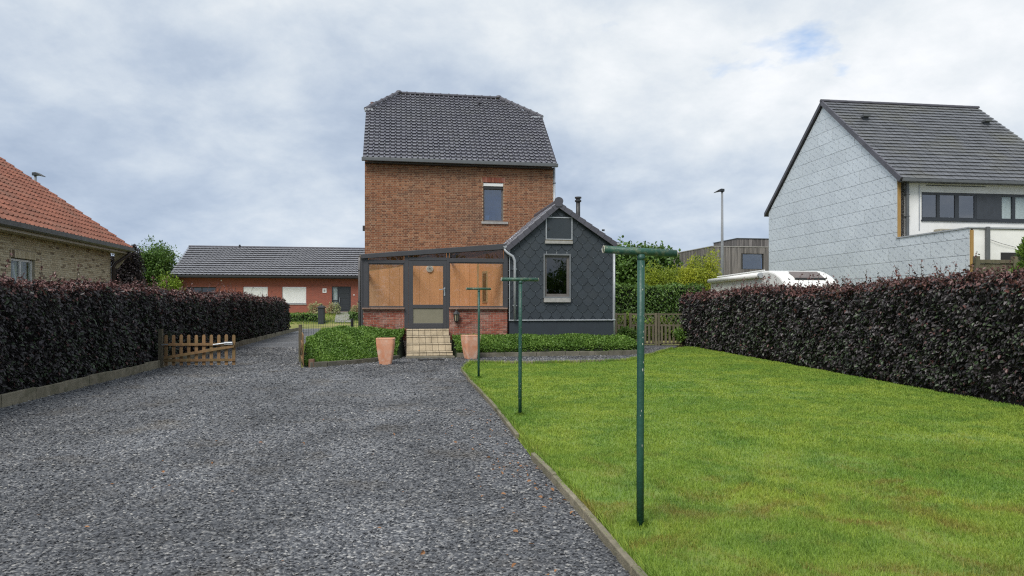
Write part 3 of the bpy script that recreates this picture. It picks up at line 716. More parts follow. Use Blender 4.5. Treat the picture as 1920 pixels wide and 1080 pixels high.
# left side: glazed too, over a low wall
obj('side_wall', MB().box(-.0, .2, .2, SV, 0, 1.515), mBrickR, sun)
sw = obj('side_window', wall_boxes(.06, SV, 1.52, 2.80, -.02, .04, [(.16, 1.7, 1.6, 2.72), (1.82, SV - .1, 1.6, 2.72)], 'v'), mAlu, sun)
obj('pane', MB().box(.005, .012, .16, 1.7, 1.6, 2.72).box(.005, .012, 1.82, SV - .1, 1.6, 2.72), mGlass, sw)
obj('side_header', MB().prismx([(.05, 2.80), (SV, 2.80), (SV, back(0) + .04), (.05, ftop(0) - .14)], -.02, .04), mAlu, sun)
box('floor', mat('sunroom_floor', (.30, .22, .16), .5), sun, .2, 4.6, .2, SV, .80, .88)
iw = obj('inner_wall', MB().prism([(.04, .88), (4.20, .88), (4.20, back(4.2) + .06), (.04, back(0) + .06)], SV - .03, SV), mPale, sun)
n = 11
for k in range(n):
    p, q = .05 + 4.13 * k / n, .05 + 4.13 * (k + 1) / n
    obj('wall_panel', MB().prism([(p + .003, .9), (q - .003, .9), (q - .003, back(q) + .04), (p + .003, back(p) + .04)], SV - .055, SV - .031), mOrange, iw)
# panelled wall against the annex, running back from the front corner
C0, C1 = Vector((4.66, .06, 0)), Vector((4.16, SV - .06, 0)); dv = (C1 - C0); n = 6
iw2 = obj('inner_side_wall', MB().hexa([(C0.x + .0, C0.y, .88), (C0.x, C0.y, 3.55), (C1.x, C1.y, .88), (C1.x, C1.y, back(4.2) + .1), (C0.x + .05, C0.y, .88), (C0.x + .05, C0.y, 3.55), (C1.x + .05, C1.y, .88), (C1.x + .05, C1.y, back(4.2) + .1)]), mPale, sun)
for k in range(n):
    a, b = C0 + dv * ((k + .02) / n), C0 + dv * ((k + .98) / n); ta = 3.5 + (back(4.2) + .06 - 3.5) * k / n; tb = 3.5 + (back(4.2) + .06 - 3.5) * (k + 1) / n
    obj('wall_panel', MB().hexa([(a.x - .02, a.y, .9), (a.x - .02, a.y, ta), (b.x - .02, b.y, .9), (b.x - .02, b.y, tb), (a.x - .002, a.y, .9), (a.x - .002, a.y, ta), (b.x - .002, b.y, .9), (b.x - .002, b.y, tb)]), mOrange, iw2)
a, b = C0 + dv * .63, C0 + dv * .82
obj('inner_window', MB().hexa([(a.x - .05, a.y, 1.75), (a.x - .05, a.y, 2.9), (b.x - .05, b.y, 1.75), (b.x - .05, b.y, 2.9), (a.x - .02, a.y, 1.75), (a.x - .02, a.y, 2.9), (b.x - .02, b.y, 1.75), (b.x - .02, b.y, 2.9)]), mPale, sun)
a, b = C0 + dv * .66, C0 + dv * .79
obj('inner_pane', MB().hexa([(a.x - .055, a.y, 1.80), (a.x - .055, a.y, 2.82), (b.x - .055, b.y, 1.80), (b.x - .055, b.y, 2.82), (a.x - .049, a.y, 1.80), (a.x - .049, a.y, 2.82), (b.x - .049, b.y, 1.80), (b.x - .049, b.y, 2.82)]), mat('dim_glass', (.12, .09, .05), .3), sun)
box('corner_trim', mPale, sun, 4.08, 4.16, SV - .10, SV - .056, .9, back(4.1) + .02)
obj('downpipe', MB().tube([(-.10, -.03, 3.18), (-.10, -.03, 3.05), (-.10, -.02, .55)], .042, 10), mat('grey_pipe', (.20, .19, .19), .5), sun, smooth=True)
for zz in (1.75, 2.75): box('pipe_clip', mAlu, sun, -.15, -.05, -.075, .03, zz, zz + .03)
# clock on the inner wall (hangs there: its own thing)
ck = thing('wall_clock', 'small round white clock on the orange wall behind the glazed door', 'clock', (OX, OY, 0), TH)
cu, cz = 2.30, 3.02
obj('rim', MB().loft([[(cu + math.cos(t) * r_, y_, cz + math.sin(t) * r_) for t in [2 * math.pi * i / 20 for i in range(20)]] for r_, y_ in ((.13, SV - .06), (.13, SV - .10), (.105, SV - .105))]), mShut, ck)
obj('dial', MB().loft([[(cu + math.cos(t) * .10, y_, cz + math.sin(t) * .10) for t in [2 * math.pi * i / 20 for i in range(20)]] for y_ in (SV - .106, SV - .108)]), mat('dial_grey', (.55, .55, .52), .5), ck)
obj('hub', MB().box(cu - .02, cu + .02, SV - .115, SV - .109, cz - .02, cz + .02), mBlack, ck)

# steps
st = thing('entrance_steps', 'four cream tiled steps leading up to the grey glazed door', 'steps', (OX, OY, 0), TH)
tops = [.88, .665, .44, .205]; depth = .27
for k, zt in enumerate(tops):
    v1 = -.06 if k == 0 else -.06 - depth * k; v0 = -.06 - depth * (k + 1); zb = tops[k + 1] if k < 3 else .075
    ua, ub = 1.385 - .004 * k, 2.745 + .02 * k
    s_ = obj('step', MB().box(ua + .004, ub - .004, v0 + .012, -.06, zb - .02 if k < 3 else .07, zt - .012), mGrout, st)
    n = 7
    for i in range(n):
        p, q = ua + (ub - ua) * i / n + .006, ua + (ub - ua) * (i + 1) / n - .006
        obj('riser_tile', MB().box(p, q, v0, v0 + .02, zb + .008, zt - .04), mStep, s_)
        obj('nosing_tile', MB().box(p - .003, q + .003, v0 - .018, v0 + .16, zt - .030, zt), mStep, s_, bevel=.008)
box('concrete_base', mConcG, st, 1.36, 2.86, -1.30, -.06, -.1, .068, bevel=.02)
dm = box('doormat', mRubber, None, -.38, .38, -.16, .16, .0, .022, bevel=.006); dm.location = (-2.42, 20.72, .012); dm.rotation_euler = (0, 0, TH); tag(dm, 'flat black rubber mat on the gravel at the foot of the steps', 'doormat')

# lantern on the low wall
ln = thing('wall_lantern', 'black wall lantern on the red brick beside the door', 'lantern', (OX, OY, 0), TH)
lu, lv = 3.0, -.16; rg = lambda r_, z_, n=6: [(lu + math.cos(t) * r_, lv + math.sin(t) * r_, z_) for t in [2 * math.pi * (i + .5) / n for i in range(n)]]
obj('cap', MB().loft([rg(.125, 1.355), rg(.115, 1.38), rg(.05, 1.455), rg(.025, 1.475), rg(.03, 1.49), rg(.004, 1.52)]), mBlack, ln)
obj('glass_body', MB().loft([rg(.06, 1.135), rg(.09, 1.352)]), mLampG, ln)
for i in range(6):
    t = 2 * math.pi * (i + .5) / 6; obj('glazing_bar', MB().tube([(lu + math.cos(t) * .063, lv + math.sin(t) * .063, 1.13), (lu + math.cos(t) * .094, lv + math.sin(t) * .094, 1.358)], .016, 5), mBlack, ln)
obj('foot', MB().loft([rg(.01, 1.07), rg(.035, 1.09), rg(.07, 1.12), rg(.07, 1.136)]), mBlack, ln)
obj('arm', MB().tube([(lu, lv + .03, 1.12), (lu, lv + .09, 1.16), (lu, -.04, 1.30)], .013, 6).box(lu - .035, lu + .035, -.05, -.03, 1.18, 1.40), mBlack, ln)

# ------------------------------------------------------------------ the slate-clad annex
ax = thing('slate_annex', 'small gabled annex clad in anthracite scalloped slates with a dark tiled roof', 'annex', (OX, OY, 0), TH)
AV = -.06; A0, A1 = 4.766, 8.354; AM = 6.42; AE0, AE1, AR = 3.62, 3.80, 5.03
WN = (5.924, 6.86, 1.744, 3.372); HT = (5.997, 6.916, 3.71, 4.61)
body = obj('wall', wall_boxes(A0, A1, 0, 3.6, AV + .03, AV + .25, [WN]), mPlinth, ax)
obj('gable', MB().prism([(A0, 3.601), (A1, 3.601), (A1, AE1 - .05), (AM, AR - .03), (A0, AE0)], AV + .03, AV + .2), mPlinth, ax)
obj('side_wall', MB().box(A0, A0 + .2, AV + .25, HV - .01, 0, 3.6).box(A1 - .2, A1, AV + .25, HV - .01, 0, 3.7), mPlinth, ax)
# scalloped slates, each clipped to the gable and the openings
sw_, pit = .362, .232; sl_hex = [(-.174, .20), (-.174, -.005), (-.075, -.125), (.075, -.125), (.174, -.005), (.174, .20)]
r_ = 0; z = 1.30
while z < AR + .1:
    u = A0 - .2 + (sw_ / 2 if r_ % 2 else 0)
    while u < A1 + .2:
        poly = [(u + x, z + y) for x, y in sl_hex]
        poly = clip(poly, -1, 0, -A0 - .004); poly = clip(poly, 1, 0, A1 - .004) if poly else []
        poly = clip(poly, 0, -1, -1.165) if poly else []
        for (pa, pz, pb, pz2) in ((A0, AE0, AM, AR), (AM, AR, A1, AE1)):
            nx_, nz_ = -(pz2 - pz), (pb - pa)
            if poly: poly = clip(poly, nx_, nz_, nx_ * pa + nz_ * pz - .02)
        parts_ = [poly] if len(poly) > 2 else []
        for (h0, h1, g0, g1) in (WN, HT):
            nxt = []
            for q in parts_:
                if max(p[0] for p in q) <= h0 or min(p[0] for p in q) >= h1 or max(p[1] for p in q) <= g0 or min(p[1] for p in q) >= g1: nxt.append(q); continue
                mid = None
                a_ = clip(q, 1, 0, h0); b_ = clip(q, -1, 0, -h1); mid = clip(clip(q, -1, 0, -h0), 1, 0, h1) if q else []
                c_ = clip(mid, 0, 1, g0) if len(mid) > 2 else []; d_ = clip(mid, 0, -1, -g1) if len(mid) > 2 else []
                nxt += [x for x in (a_, b_, c_, d_) if len(x) > 2]
            parts_ = nxt
        if parts_:
            mb = MB(); cx, cz_ = u, z; ok = False; tw = random.uniform(-.002, .002)
            for q in parts_:
                ar = abs(sum(q[i][0] * q[(i + 1) % len(q)][1] - q[(i + 1) % len(q)][0] * q[i][1] for i in range(len(q)))) / 2
                if ar < .0012: continue
                ok = True; nn = len(q); dep = lambda zz: AV + .012 + (zz - z) * .055 + tw
                vs = [(x - cx, dep(y), y - cz_) for x, y in q] + [(x - cx, dep(y) + .006, y - cz_) for x, y in q]
                mb.add(vs, [tuple(range(nn)), tuple(range(2 * nn - 1, nn - 1, -1))] + [(i, i + nn, (i + 1) % nn + nn, (i + 1) % nn) for i in range(nn)])
            if ok:
                s_ = obj('slate', mb, mSlate, body, loc=(cx, 0, cz_))
                if min(y for q in parts_ for _, y in q) < z - .12: obj('slate_hook', MB().box(-.005, .005, AV + .012 - .018, AV + .012, -.14, -.115), mSteel, s_)
        u += sw_
    z += pit; r_ += 1
# window
wf = obj('window', wall_boxes(WN[0] + .0, WN[1], WN[2] + .14, WN[3], AV - .03, AV + .10, [(WN[0] + .045, WN[1] - .045, WN[2] + .19, WN[3] - .05)]), mat('window_trim', (.17, .18, .19), .5, (.13, .14, .15), 5), ax, bevel=.004)
obj('casement', wall_boxes(WN[0] + .045, WN[1] - .045, WN[2] + .19, WN[3] - .05, AV + .05, AV + .10, [(6.04, 6.735, 2.03, 3.245)]), mAluT, ax)
obj('pane', MB().box(6.04, 6.735, AV + .07, AV + .08, 2.03, 3.245), mGlassD, wf)
box('sill', mSill, ax, WN[0] + .01, WN[1] - .01, AV - .06, AV + .04, WN[2], WN[2] + .137, bevel=.01)
box('room', mDark, ax, 5.5, 7.4, AV + .27, AV + 1.5, 1.4, 3.5)
for k in range(3): box('fixing_clip', mZinc, ax, 6.02 + .35 * k, 6.035 + .35 * k, AV - .02, AV + .0, 3.37, 3.45)
# loft hatch
obj('hatch_frame', wall_boxes(HT[0], HT[1], HT[2] + .14, HT[3], AV - .03, AV + .03, [(HT[0] + .035, HT[1] - .035, HT[2] + .17, HT[3] - .035)]), mZinc, ax)
hd = box('hatch', mSlate, ax, HT[0] + .04, HT[1] - .04, AV - .012, AV + .02, HT[2] + .175, HT[3] - .04)
obj('latch', MB().box(6.05, 6.13, AV - .03, AV - .012, 4.20, 4.22).box(6.08, 6.10, AV - .035, AV - .012, 4.16, 4.26), mBlack, hd)
box('hatch_sill', mSill, ax, HT[0] - .02, HT[1] + .01, AV - .05, AV + .04, HT[2], HT[2] + .10, bevel=.008)
box('hatch_ledge', mWoodG, ax, HT[0] - .01, HT[1] + .0, AV - .035, AV + .03, HT[2] + .102, HT[2] + .138)
# trim pipe above the plinth
obj('trim_pipe', MB().tube([(A0 - .02, AV - .03, 1.145), (A1 + .06, AV - .03, 1.145)], .022, 8).box(A0, A1, AV - .015, AV + .03, 1.12, 1.165), mZinc, ax)
for k in range(8): box('trim_clip', mSteel, ax, 4.9 + .48 * k, 4.92 + .48 * k, AV - .058, AV - .03, 1.12, 1.17)
box('plinth', mPlinth, ax, A0 + .002, A1 - .002, AV - .0, AV + .028, 0, 1.118)
obj('corner_strip', MB().box(A0 - .008, A0 + .02, AV - .012, AV + .03, 1.17, 3.6), mZinc, ax)
obj('corner_strip', MB().box(A1 - .02, A1 + .008, AV - .012, AV + .03, 1.17, 3.75), mZinc, ax)
# roof: two slopes with tile courses, verge tiles and a rounded ridge
LE, RE_ = (A0 - .14, AE0 - .07), (A1 + .12, AE1 - .06); AP = (AM, AR + .06); FV = AV - .10; BV = HV - .01


def half_roof(e, sgn):
    L = math.hypot(AP[0] - e[0], AP[1] - e[1]); ey = Vector((AP[0] - e[0], 0, AP[1] - e[1])).normalized(); nz = Vector((-ey.z, 0, ey.x)) * (1 if sgn > 0 else -1)
    rs = obj('roof_slope', MB().hexa([(e[0], FV + .02, e[1] - .05), (e[0], FV + .02, e[1] - .005), (e[0], BV, e[1] - .05), (e[0], BV, e[1] - .005), (AP[0], FV + .02, AP[1] - .05), (AP[0], FV + .02, AP[1] - .005), (AP[0], BV, AP[1] - .05), (AP[0], BV, AP[1] - .005)]), mTileA, ax)
    gg = L / 9; ex = Vector((0, -1, 0)) if sgn > 0 else Vector((0, 1, 0)); o_ = Vector((e[0], BV if sgn > 0 else FV, e[1]))
    ms = slope_mats(o_ - ey * .02, ex, ey, int((BV - FV) / .205), 9, (BV - FV) / int((BV - FV) / .205), gg)
    pieces(rs, 'roof_tile', tile_base((BV - FV) / int((BV - FV) / .205), gg), ms, mTile, 300, None, 'roof_tile_field')
    for k in range(9):                # verge tiles: an L that turns down over the gable
        p = Vector((e[0], 0, e[1])) + ey * (k * gg - .015); q = p + ey * (gg * 1.06); lo, hi = .035, .012
        a_, b_, c_, d_ = p + nz * lo, q + nz * hi, q - nz * .15, p - nz * .15
        obj('verge_tile', MB().hexa([(d_.x, FV - .03, d_.z), (a_.x, FV - .03, a_.z), (d_.x, FV + .002, d_.z), (a_.x, FV + .002, a_.z), (c_.x, FV - .02, c_.z), (b_.x, FV - .02, b_.z), (c_.x, FV + .002, c_.z), (b_.x, FV + .002, b_.z)]), mTileA, rs, bevel=.006)


half_roof(LE, 1); half_roof(RE_, -1)
ridge_run(ax, (AM, FV, AP[1] + .01), (AM, BV, AP[1] + .01), .10, .36, mTileA)
obj('ridge_end', MB().prism([(AM + math.cos(t) * .155, AP[1] + .04 + math.sin(t) * .135) for t in [math.pi * i / 10 for i in range(11)]] + [(AM - .10, AP[1] - .15), (AM + .10, AP[1] - .15)], FV - .05, FV - .032), mTileA, ax, bevel=.008)
def gutter(u_, zt, parent):
    prof = [(math.cos(t) * .062, math.sin(t) * .062) for t in [math.pi + math.pi * i / 8 for i in range(9)]]
    return obj('gutter', MB().prism([(u_ + x, zt + y) for x, y in prof] + [(u_ + .055, zt), (u_ - .055, zt)], FV - .03, BV - .05), mZinc, parent)


gutter(A0 - .16, AE0 - .02, ax); gutter(A1 + .14, AE1 - .04, ax)
obj('downpipe', MB().tube([(A0 - .16, FV + .05, AE0 - .05), (A0 - .15, FV + .03, AE0 - .16), (A0 - .06, FV - .01, AE0 - .26), (A0 + .10, FV - .02, AE0 - .36), (A0 + .16, FV - .02, AE0 - .50), (A0 + .165, FV - .02, AE0 - .7), (A0 + .165, FV - .02, 1.17)], .047, 12), mZinc, ax, smooth=True)
for zz in (1.62, 2.83): box('pipe_bracket', mSteel, ax, A0 + .095, A0 + .235, FV - .05, AV, zz, zz + .025)
obj('downpipe', MB().tube([(A1 + .03, AV + .0, AE1 - .08), (A1 + .035, AV - .0, .1)], .035, 10), mZinc, ax, smooth=True)
fu, fv = 7.40, 1.0
fl = obj('flue', MB().tube([(fu, fv, 4.2), (fu, fv, 5.36)], .075, 14), mBlack, ax, smooth=True)
obj('flue_cap', MB().loft([[(fu + math.cos(t) * r_, fv + math.sin(t) * r_, z_) for t in [2 * math.pi * i / 16 for i in range(16)]] for r_, z_ in ((.10, 5.30), (.115, 5.31), (.115, 5.36), (.08, 5.365), (.08, 5.42), (.118, 5.425), (.118, 5.475), (.06, 5.485))]), mBlack, fl)
obj('roof_hook', MB().box(7.99, 8.08, FV + .2, FV + .24, 4.18, 4.24), mBlack, ax)

# ------------------------------------------------------------------ house on the left (yellow brick, orange tiles)
lh = thing('yellow_brick_bungalow', 'yellow brick bungalow with orange tiled roof behind the beech hedge', 'bungalow', (-13.9, 24, 0), TH)
LWN = (-6.29, -5.09, 1.75, 2.875); LEN = -15.0
lwl = obj('wall', wall_boxes(LEN, 0, 0, 3.52, -.3, 0, [LWN], 'v'), mMortarY, lh)
obj('end_wall', MB().prism([(-9.3, 0), (-.31, 0), (-.31, 3.5), (-4.5, 6.9), (-9.3, 3.5)], -.3, -.01), mBrickY, lh)
bricks_to(lwl, brick_rows(-9.0, 0, 1.95, 3.46, [LWN, (LWN[0] - .07, LWN[1] + .07, 2.87, 3.08)], .21, .0605, .010, False, .04), -.006, mBrickY, 'v', 300, 1)
pieces(lwl, 'lintel_brick', UNIT, [TS(-.004, LWN[0] - .04 + .0625 * k, 2.975, .03, .052, .20) for k in range(21)], mBrickY, 99)
wfl = obj('window', wall_boxes(LWN[0], LWN[1], LWN[2], LWN[3] - .02, -.14, -.07, [(LWN[0] + .06, -5.72, 1.85, 2.80), (-5.66, LWN[1] - .06, 1.85, 2.80)], 'v'), mPvc, lh)
obj('pane', MB().box(-.11, -.10, LWN[0] + .06, -5.72, 1.85, 2.80), mGlass, wfl); obj('pane', MB().box(-.11, -.10, -5.66, LWN[1] - .06, 1.85, 2.80), mGlass, wfl)
obj('tilted_sash', MB().hexa([(-.19, -5.66, 1.86), (-.30, -5.66, 2.78), (-.19, -5.60, 1.86), (-.30, -5.60, 2.78), (-.16, -5.66, 1.86), (-.27, -5.66, 2.78), (-.16, -5.60, 1.86), (-.27, -5.60, 2.78)]), mPvc, lh)
box('curtain', mGreenC, lh, -.35, -.33, -5.55, LWN[1], 1.7, 2.9); box('curtain', mGreenC, lh, -.35, -.33, LWN[0], -6.08, 1.7, 2.9)
box('room', mDark, lh, -.62, -.60, LWN[0] - .4, LWN[1] + .4, 1.5, 3.1)
EU, EZL, SLL = .46, 3.70, .72; RU = -4.5; VE = .50
obj('soffit', MB().box(.01, EU - .02, LEN, VE - .06, 3.46, 3.50), mSoff, lh)
box('fascia', mSoff, lh, EU - .02, EU + .0, LEN, VE - .04, 3.45, 3.60)
obj('gutter', MB().prism([(EU + .0 + x, 3.62 + z_) for x, z_ in ((0, 0), (.02, -.07), (.08, -.10), (.14, -.06), (.15, .06), (0, .06))], LEN, VE - .02), mZincD, lh)
rl = obj('roof', MB().hexa([(RU, LEN, EZL + SLL * (EU - RU) - .12), (RU, LEN, EZL + SLL * (EU - RU) - .03), (RU, VE - .02, EZL + SLL * (EU - RU) - .12), (RU, VE - .02, EZL + SLL * (EU - RU) - .03), (EU, LEN, EZL - .10), (EU, LEN, EZL - .03), (EU, VE - .02, EZL - .10), (EU, VE - .02, EZL - .03)]), mBand, lh)
obj('roof_back', MB().hexa([(2 * RU - EU, LEN, EZL - .1), (2 * RU - EU, LEN, EZL), (2 * RU - EU, VE, EZL - .1), (2 * RU - EU, VE, EZL), (RU - .002, LEN, EZL + SLL * (EU - RU) - .12), (RU - .002, LEN, EZL + SLL * (EU - RU)), (RU - .002, VE, EZL + SLL * (EU - RU) - .12), (RU - .002, VE, EZL + SLL * (EU - RU))]), mTileO, lh)
glh = .335; wl_ = .225; Lsl = math.hypot(EU - RU, SLL * (EU - RU)); nv = int((VE - LEN) / wl_)
pieces(rl, 'roof_tile', tile_base(wl_, glh, .04, .045), slope_mats((EU + .06, VE - nv * wl_, EZL - .05), (0, 1, 0), (-1, 0, SLL), nv, int(Lsl / glh), wl_, glh), mTileO, 300, None, 'roof_tile_field')
ridge_run(lh, (RU, LEN, EZL + SLL * (EU - RU) + .02), (RU, VE, EZL + SLL * (EU - RU) + .02), .12, .4, mTileO)
obj('downpipe', MB().tube([(EU + .06, .30, 3.55), (EU + .02, .26, 3.40), (.16, .04, 3.12), (.09, .02, 2.98), (.09, .02, .1)], .06, 10), mat('brown_pipe', (.045, .03, .024), .5), lh, smooth=True)
obj('eave_bracket', MB().prism([(.02, 2.95), (.10, 2.95), (EU - .03, 3.38), (EU - .03, 3.455), (.02, 3.455)], .30, .38), mSoff, lh)

# ------------------------------------------------------------------ red bungalow across the lane
def m_bricktex():
    m = bpy.data.materials.new('far_red_brick'); m.use_nodes = True; t = NT(m.node_tree); t.n.clear(); tcn = t.add('ShaderNodeTexCoord').outputs['Object']
    s = t.add('ShaderNodeSeparateXYZ', i_0=tcn); v = t.add('ShaderNodeCombineXYZ', i_0=s.outputs[0], i_1=s.outputs[2])
    b = t.add('ShaderNodeTexBrick', i_Vector=v, i_Scale=1.0); b.inputs['Color1'].default_value = (.30, .075, .045, 1); b.inputs['Color2'].default_value = (.23, .06, .04, 1); b.inputs['Mortar'].default_value = (.24, .13, .10, 1)
    b.inputs['Brick Width'].default_value = .22; b.inputs['Row Height'].default_value = .08; b.inputs['Mortar Size'].default_value = .009
    p = t.add('ShaderNodeBsdfPrincipled', i_Base_Color=b.outputs[0], i_Roughness=.85); t.add('ShaderNodeOutputMaterial', i_Surface=p); return m


mFarBrick = m_bricktex()
rb = thing('red_brick_bungalow', 'long low red brick bungalow with grey tiled roof at the end of the driveway', 'bungalow', (-26.6, 54.9, 0), TH)
BH = [(.79, 2.99, 1.82, 3.17), (5.06, 6.95, 1.82, 3.19), (8.07, 9.95, 1.82, 3.20), (11.98, 13.51, 1.2, 3.26), (14.29, 15.6, 1.9, 3.23)]
obj('wall', wall_boxes(0, 21, .4, 4.02, 0, .3, BH), mFarBrick, rb); box('end_wall', mFarBrick, rb, 0, .3, .3, 8.6, .4, 4.02)
obj('gable', MB().prismx([(.0, 4.02), (9.0, 4.02), (4.5, 6.5)], .02, .28), mFarBrick, rb)
for k in (1, 2):
    h = BH[k]; pts = [(.06, h[2] + .06)]; nsl = 22
    for i in range(nsl):
        z0 = h[2] + .06 + (h[3] - h[2] - .08) * i / nsl; z1 = h[2] + .06 + (h[3] - h[2] - .08) * (i + .8) / nsl; pts += [(.045, z0), (.045, z1), (.056, z1 + .004)]
    pts += [(.10, h[3] - .02), (.10, h[2] + .06)]
    obj('roller_shutter', MB().prismx(pts[::-1], h[0] + .02, h[1] - .02), mShut, rb); box('window_sill', mSill, rb, h[0] - .03, h[1] + .03, -.05, .1, h[2] - .06, h[2] + .0)
    box('shutter_bar', mBlack, rb, h[0] + .02, h[1] - .02, .035, .09, h[2] + .01, h[2] + .058)
for k in (0, 4):
    h = BH[k]; f = obj('window', wall_boxes(h[0], h[1], h[2], h[3], .08, .16, [(h[0] + .08, (h[0] + h[1]) / 2 - .04, h[2] + .08, h[3] - .08), ((h[0] + h[1]) / 2 + .04, h[1] - .08, h[2] + .08, h[3] - .08)]), mAnth, rb)
    obj('pane', MB().box(h[0] + .08, h[1] - .08, .13, .14, h[2] + .08, h[3] - .08), mGlassD, f); box('room', mDark, rb, h[0], h[1], .6, .62, h[2], h[3])
dr = box('door', mAnth, rb, 12.48, 13.45, .07, .12, 1.22, 3.22)
for zz in (1.35, 1.80, 2.25, 2.70): obj('door_groove', MB().box(12.56, 13.37, .060, .069, zz, zz + .40), mat('door_face', (.035, .04, .046), .35), dr, bevel=.004)
obj('handle', MB().tube([(12.60, .0, 1.95), (12.60, .0, 2.35)], .022, 8).box(12.59, 12.61, .0, .07, 1.99, 2.01).box(12.59, 12.61, .0, .07, 2.29, 2.31), mSteel, dr)
obj('door_frame', wall_boxes(11.98, 13.51, 1.2, 3.26, .05, .14, [(12.04, 12.43, 1.26, 2.08), (12.04, 12.43, 2.16, 3.20), (12.48, 13.45, 1.2, 3.22)]), mAnth, rb)
box('side_light', mGlass, rb, 12.04, 12.43, .09, .10, 1.26, 3.20); box('side_curtain', mCurt, rb, 12.0, 12.47, .2, .22, 1.2, 3.25)
box('hall', mDark, rb, 11.95, 13.6, .5, .52, 1.1, 3.4)
box('doorstep', mSill, rb, 11.9, 13.6, -.5, .02, .9, 1.19)
pl = box('wall_plaque', mShut, rb, 11.25, 11.56, -.03, -.004, 2.74, 3.09); box('plaque_face', mat('plaque_grey', (.28, .28, .27), .6), rb, 11.33, 11.48, -.035, -.031, 2.82, 3.01)
box('doorbell', mShut, rb, 13.72, 13.80, -.03, -.002, 2.52, 2.62); box('wall_spot', mShut, rb, 3.36, 3.45, -.06, -.002, 3.64, 3.74)
rbr = obj('roof', MB().hexa([(-.25, -.55, 3.98), (-.25, -.55, 4.06), (-.25, 4.5, 6.60), (-.25, 4.5, 6.68), (21.2, -.55, 3.98), (21.2, -.55, 4.06), (21.2, 4.5, 6.60), (21.2, 4.5, 6.68)]), mBand, rb)
obj('roof_back', MB().hexa([(-.25, 4.502, 6.60), (-.25, 4.502, 6.68), (-.25, 9.5, 3.98), (-.25, 9.5, 4.06), (21.2, 4.502, 6.60), (21.2, 4.502, 6.68), (21.2, 9.5, 3.98), (21.2, 9.5, 4.06)]), mTileG, rb)
box('fascia', mBlack, rb, -.25, 21.2, -.60, -.552, 3.88, 4.08); box('gutter', mBlack, rb, -.25, 21.2, -.72, -.602, 3.96, 4.08); box('soffit', mBand, rb, -.2, 21.2, -.55, .0, 3.90, 3.94)
gb = math.hypot(5.05, 2.62) / 13; wb = .31
pieces(rbr, 'roof_tile', tile_base(wb, gb, .035, .10), slope_mats((-.3, -.60, 4.07), (1, 0, 0), (0, 5.05, 2.62), 69, 13, wb, gb), mTileG, 0, None, 'roof_tile_field')
ridge_run(rbr, (-.3, 4.5, 6.74), (21.2, 4.5, 6.74), .11, .45, mTileA, bead=False)
obj('roof_vent', MB().tube([(3.86, 4.4, 6.6), (3.86, 4.4, 6.95)], .08, 8), mBlack, rb)

# ------------------------------------------------------------------ house on the right (insulated gable, flat dark tiles)
TR = R(7.9)
rh = thing('insulated_house', 'white rendered house with bare foil insulation boards on its gable and dark flat-tiled roof', 'house', (15.87, 28.5, 0), TR)
GD, GE, GR, XD, XZ, RW = 10.45, 6.88, 11.34, -3.76, 4.40, 8.25
obj('gable_core', MB().prismx([(0, 0), (GD, 0), (GD, GE), (GD / 2, GR), (0, GE)], .02, .3), mBand, rh)
gb_ = rh
GP = [(XD, 0), (GD, 0), (GD, GE - .02), (GD / 2, GR - .03), (0, GE - .02), (0, XZ - .01), (XD, XZ - .01)]
bw, bh = 1.2, .6; k = 0; z = -.15
while z < GR:
    y = XD - bw + ((k * .43) % 1) * bw
    while y < GD:
        q = [(y + .007, z + .006), (y + bw - .007, z + .006), (y + bw - .007, z + bh - .006), (y + .007, z + bh - .006)]
        for (a, b, c) in ((-1, 0, -XD), (1, 0, GD), (0, -1, 0)):
            q = clip(q, a, b, c) if len(q) > 2 else []
        hi_, lo_ = (clip(q, -1, 0, 0), clip(q, 1, 0, 0)) if len(q) > 2 else ([], [])
        for (a, b, c) in ((GR - GE, GD / 2, (GR - GE) * GD + GD / 2 * GE - .15), (-(GR - GE), GD / 2, GD / 2 * GE - .15)):
            hi_ = clip(hi_, a, b, c) if len(hi_) > 2 else []
        lo_ = clip(lo_, 0, 1, XZ - .01) if len(lo_) > 2 else []
        qs = [hi_, lo_]
        if len(hi_) > 2 and len(lo_) > 2 and z + bh < XZ - .02: qs = [q]
        qs = [x for x in qs if len(x) > 2]
        if qs and max(p[1] for x in qs for p in x) > 1.5:
            cy, cz_ = y + bw / 2, z + bh / 2; mb = MB(); tw = random.uniform(0, .008)
            for x in qs:
                nn = len(x); vs = [(-.045 - tw, p[0] - cy, p[1] - cz_) for p in x] + [(0, p[0] - cy, p[1] - cz_) for p in x]
                mb.add(vs, [tuple(range(nn - 1, -1, -1)), tuple(range(nn, 2 * nn))] + [(i, (i + 1) % nn, (i + 1) % nn + nn, i + nn) for i in range(nn)])
            obj('insulation_board', mb, mFoil, rh, loc=(0, cy, cz_))
        y += bw
    z += bh; k += 1
FW = (1.06, 6.9, 5.19, 6.34)
obj('front_wall', wall_boxes(.11, RW, XZ - .1, GE, 0, .3, [FW]), mWhiteR, rh); box('end_wall', mWhiteR, rh, RW - .3, RW, .3, GD, 0, GE)
obj('end_gable', MB().prismx([(0.02, GE), (GD - .02, GE), (GD / 2, GR - .2)], RW - .3, RW - .01), mWhiteR, rh)
box('back_wall', mWhiteR, rh, .3, RW - .3, GD - .3, GD, 0, GE)
box('corner_batten', mBatten, rh, -.03, .105, -.03, .05, XZ + .02, GE - .12); box('corner_batten', mBatten, rh, -.03, .10, XD - .03, XD + .05, 1.2, XZ - .06)
panes = [(1.12, 1.78), (1.92, 2.62), (2.80, 3.52), (4.80, 5.30), (5.44, 6.05), (6.2, 6.84)]
fb = obj('window', wall_boxes(FW[0], FW[1], FW[2], FW[3], .03, .11, [(a, b, 5.31, 6.24) for a, b in panes]), mAnth, rh)
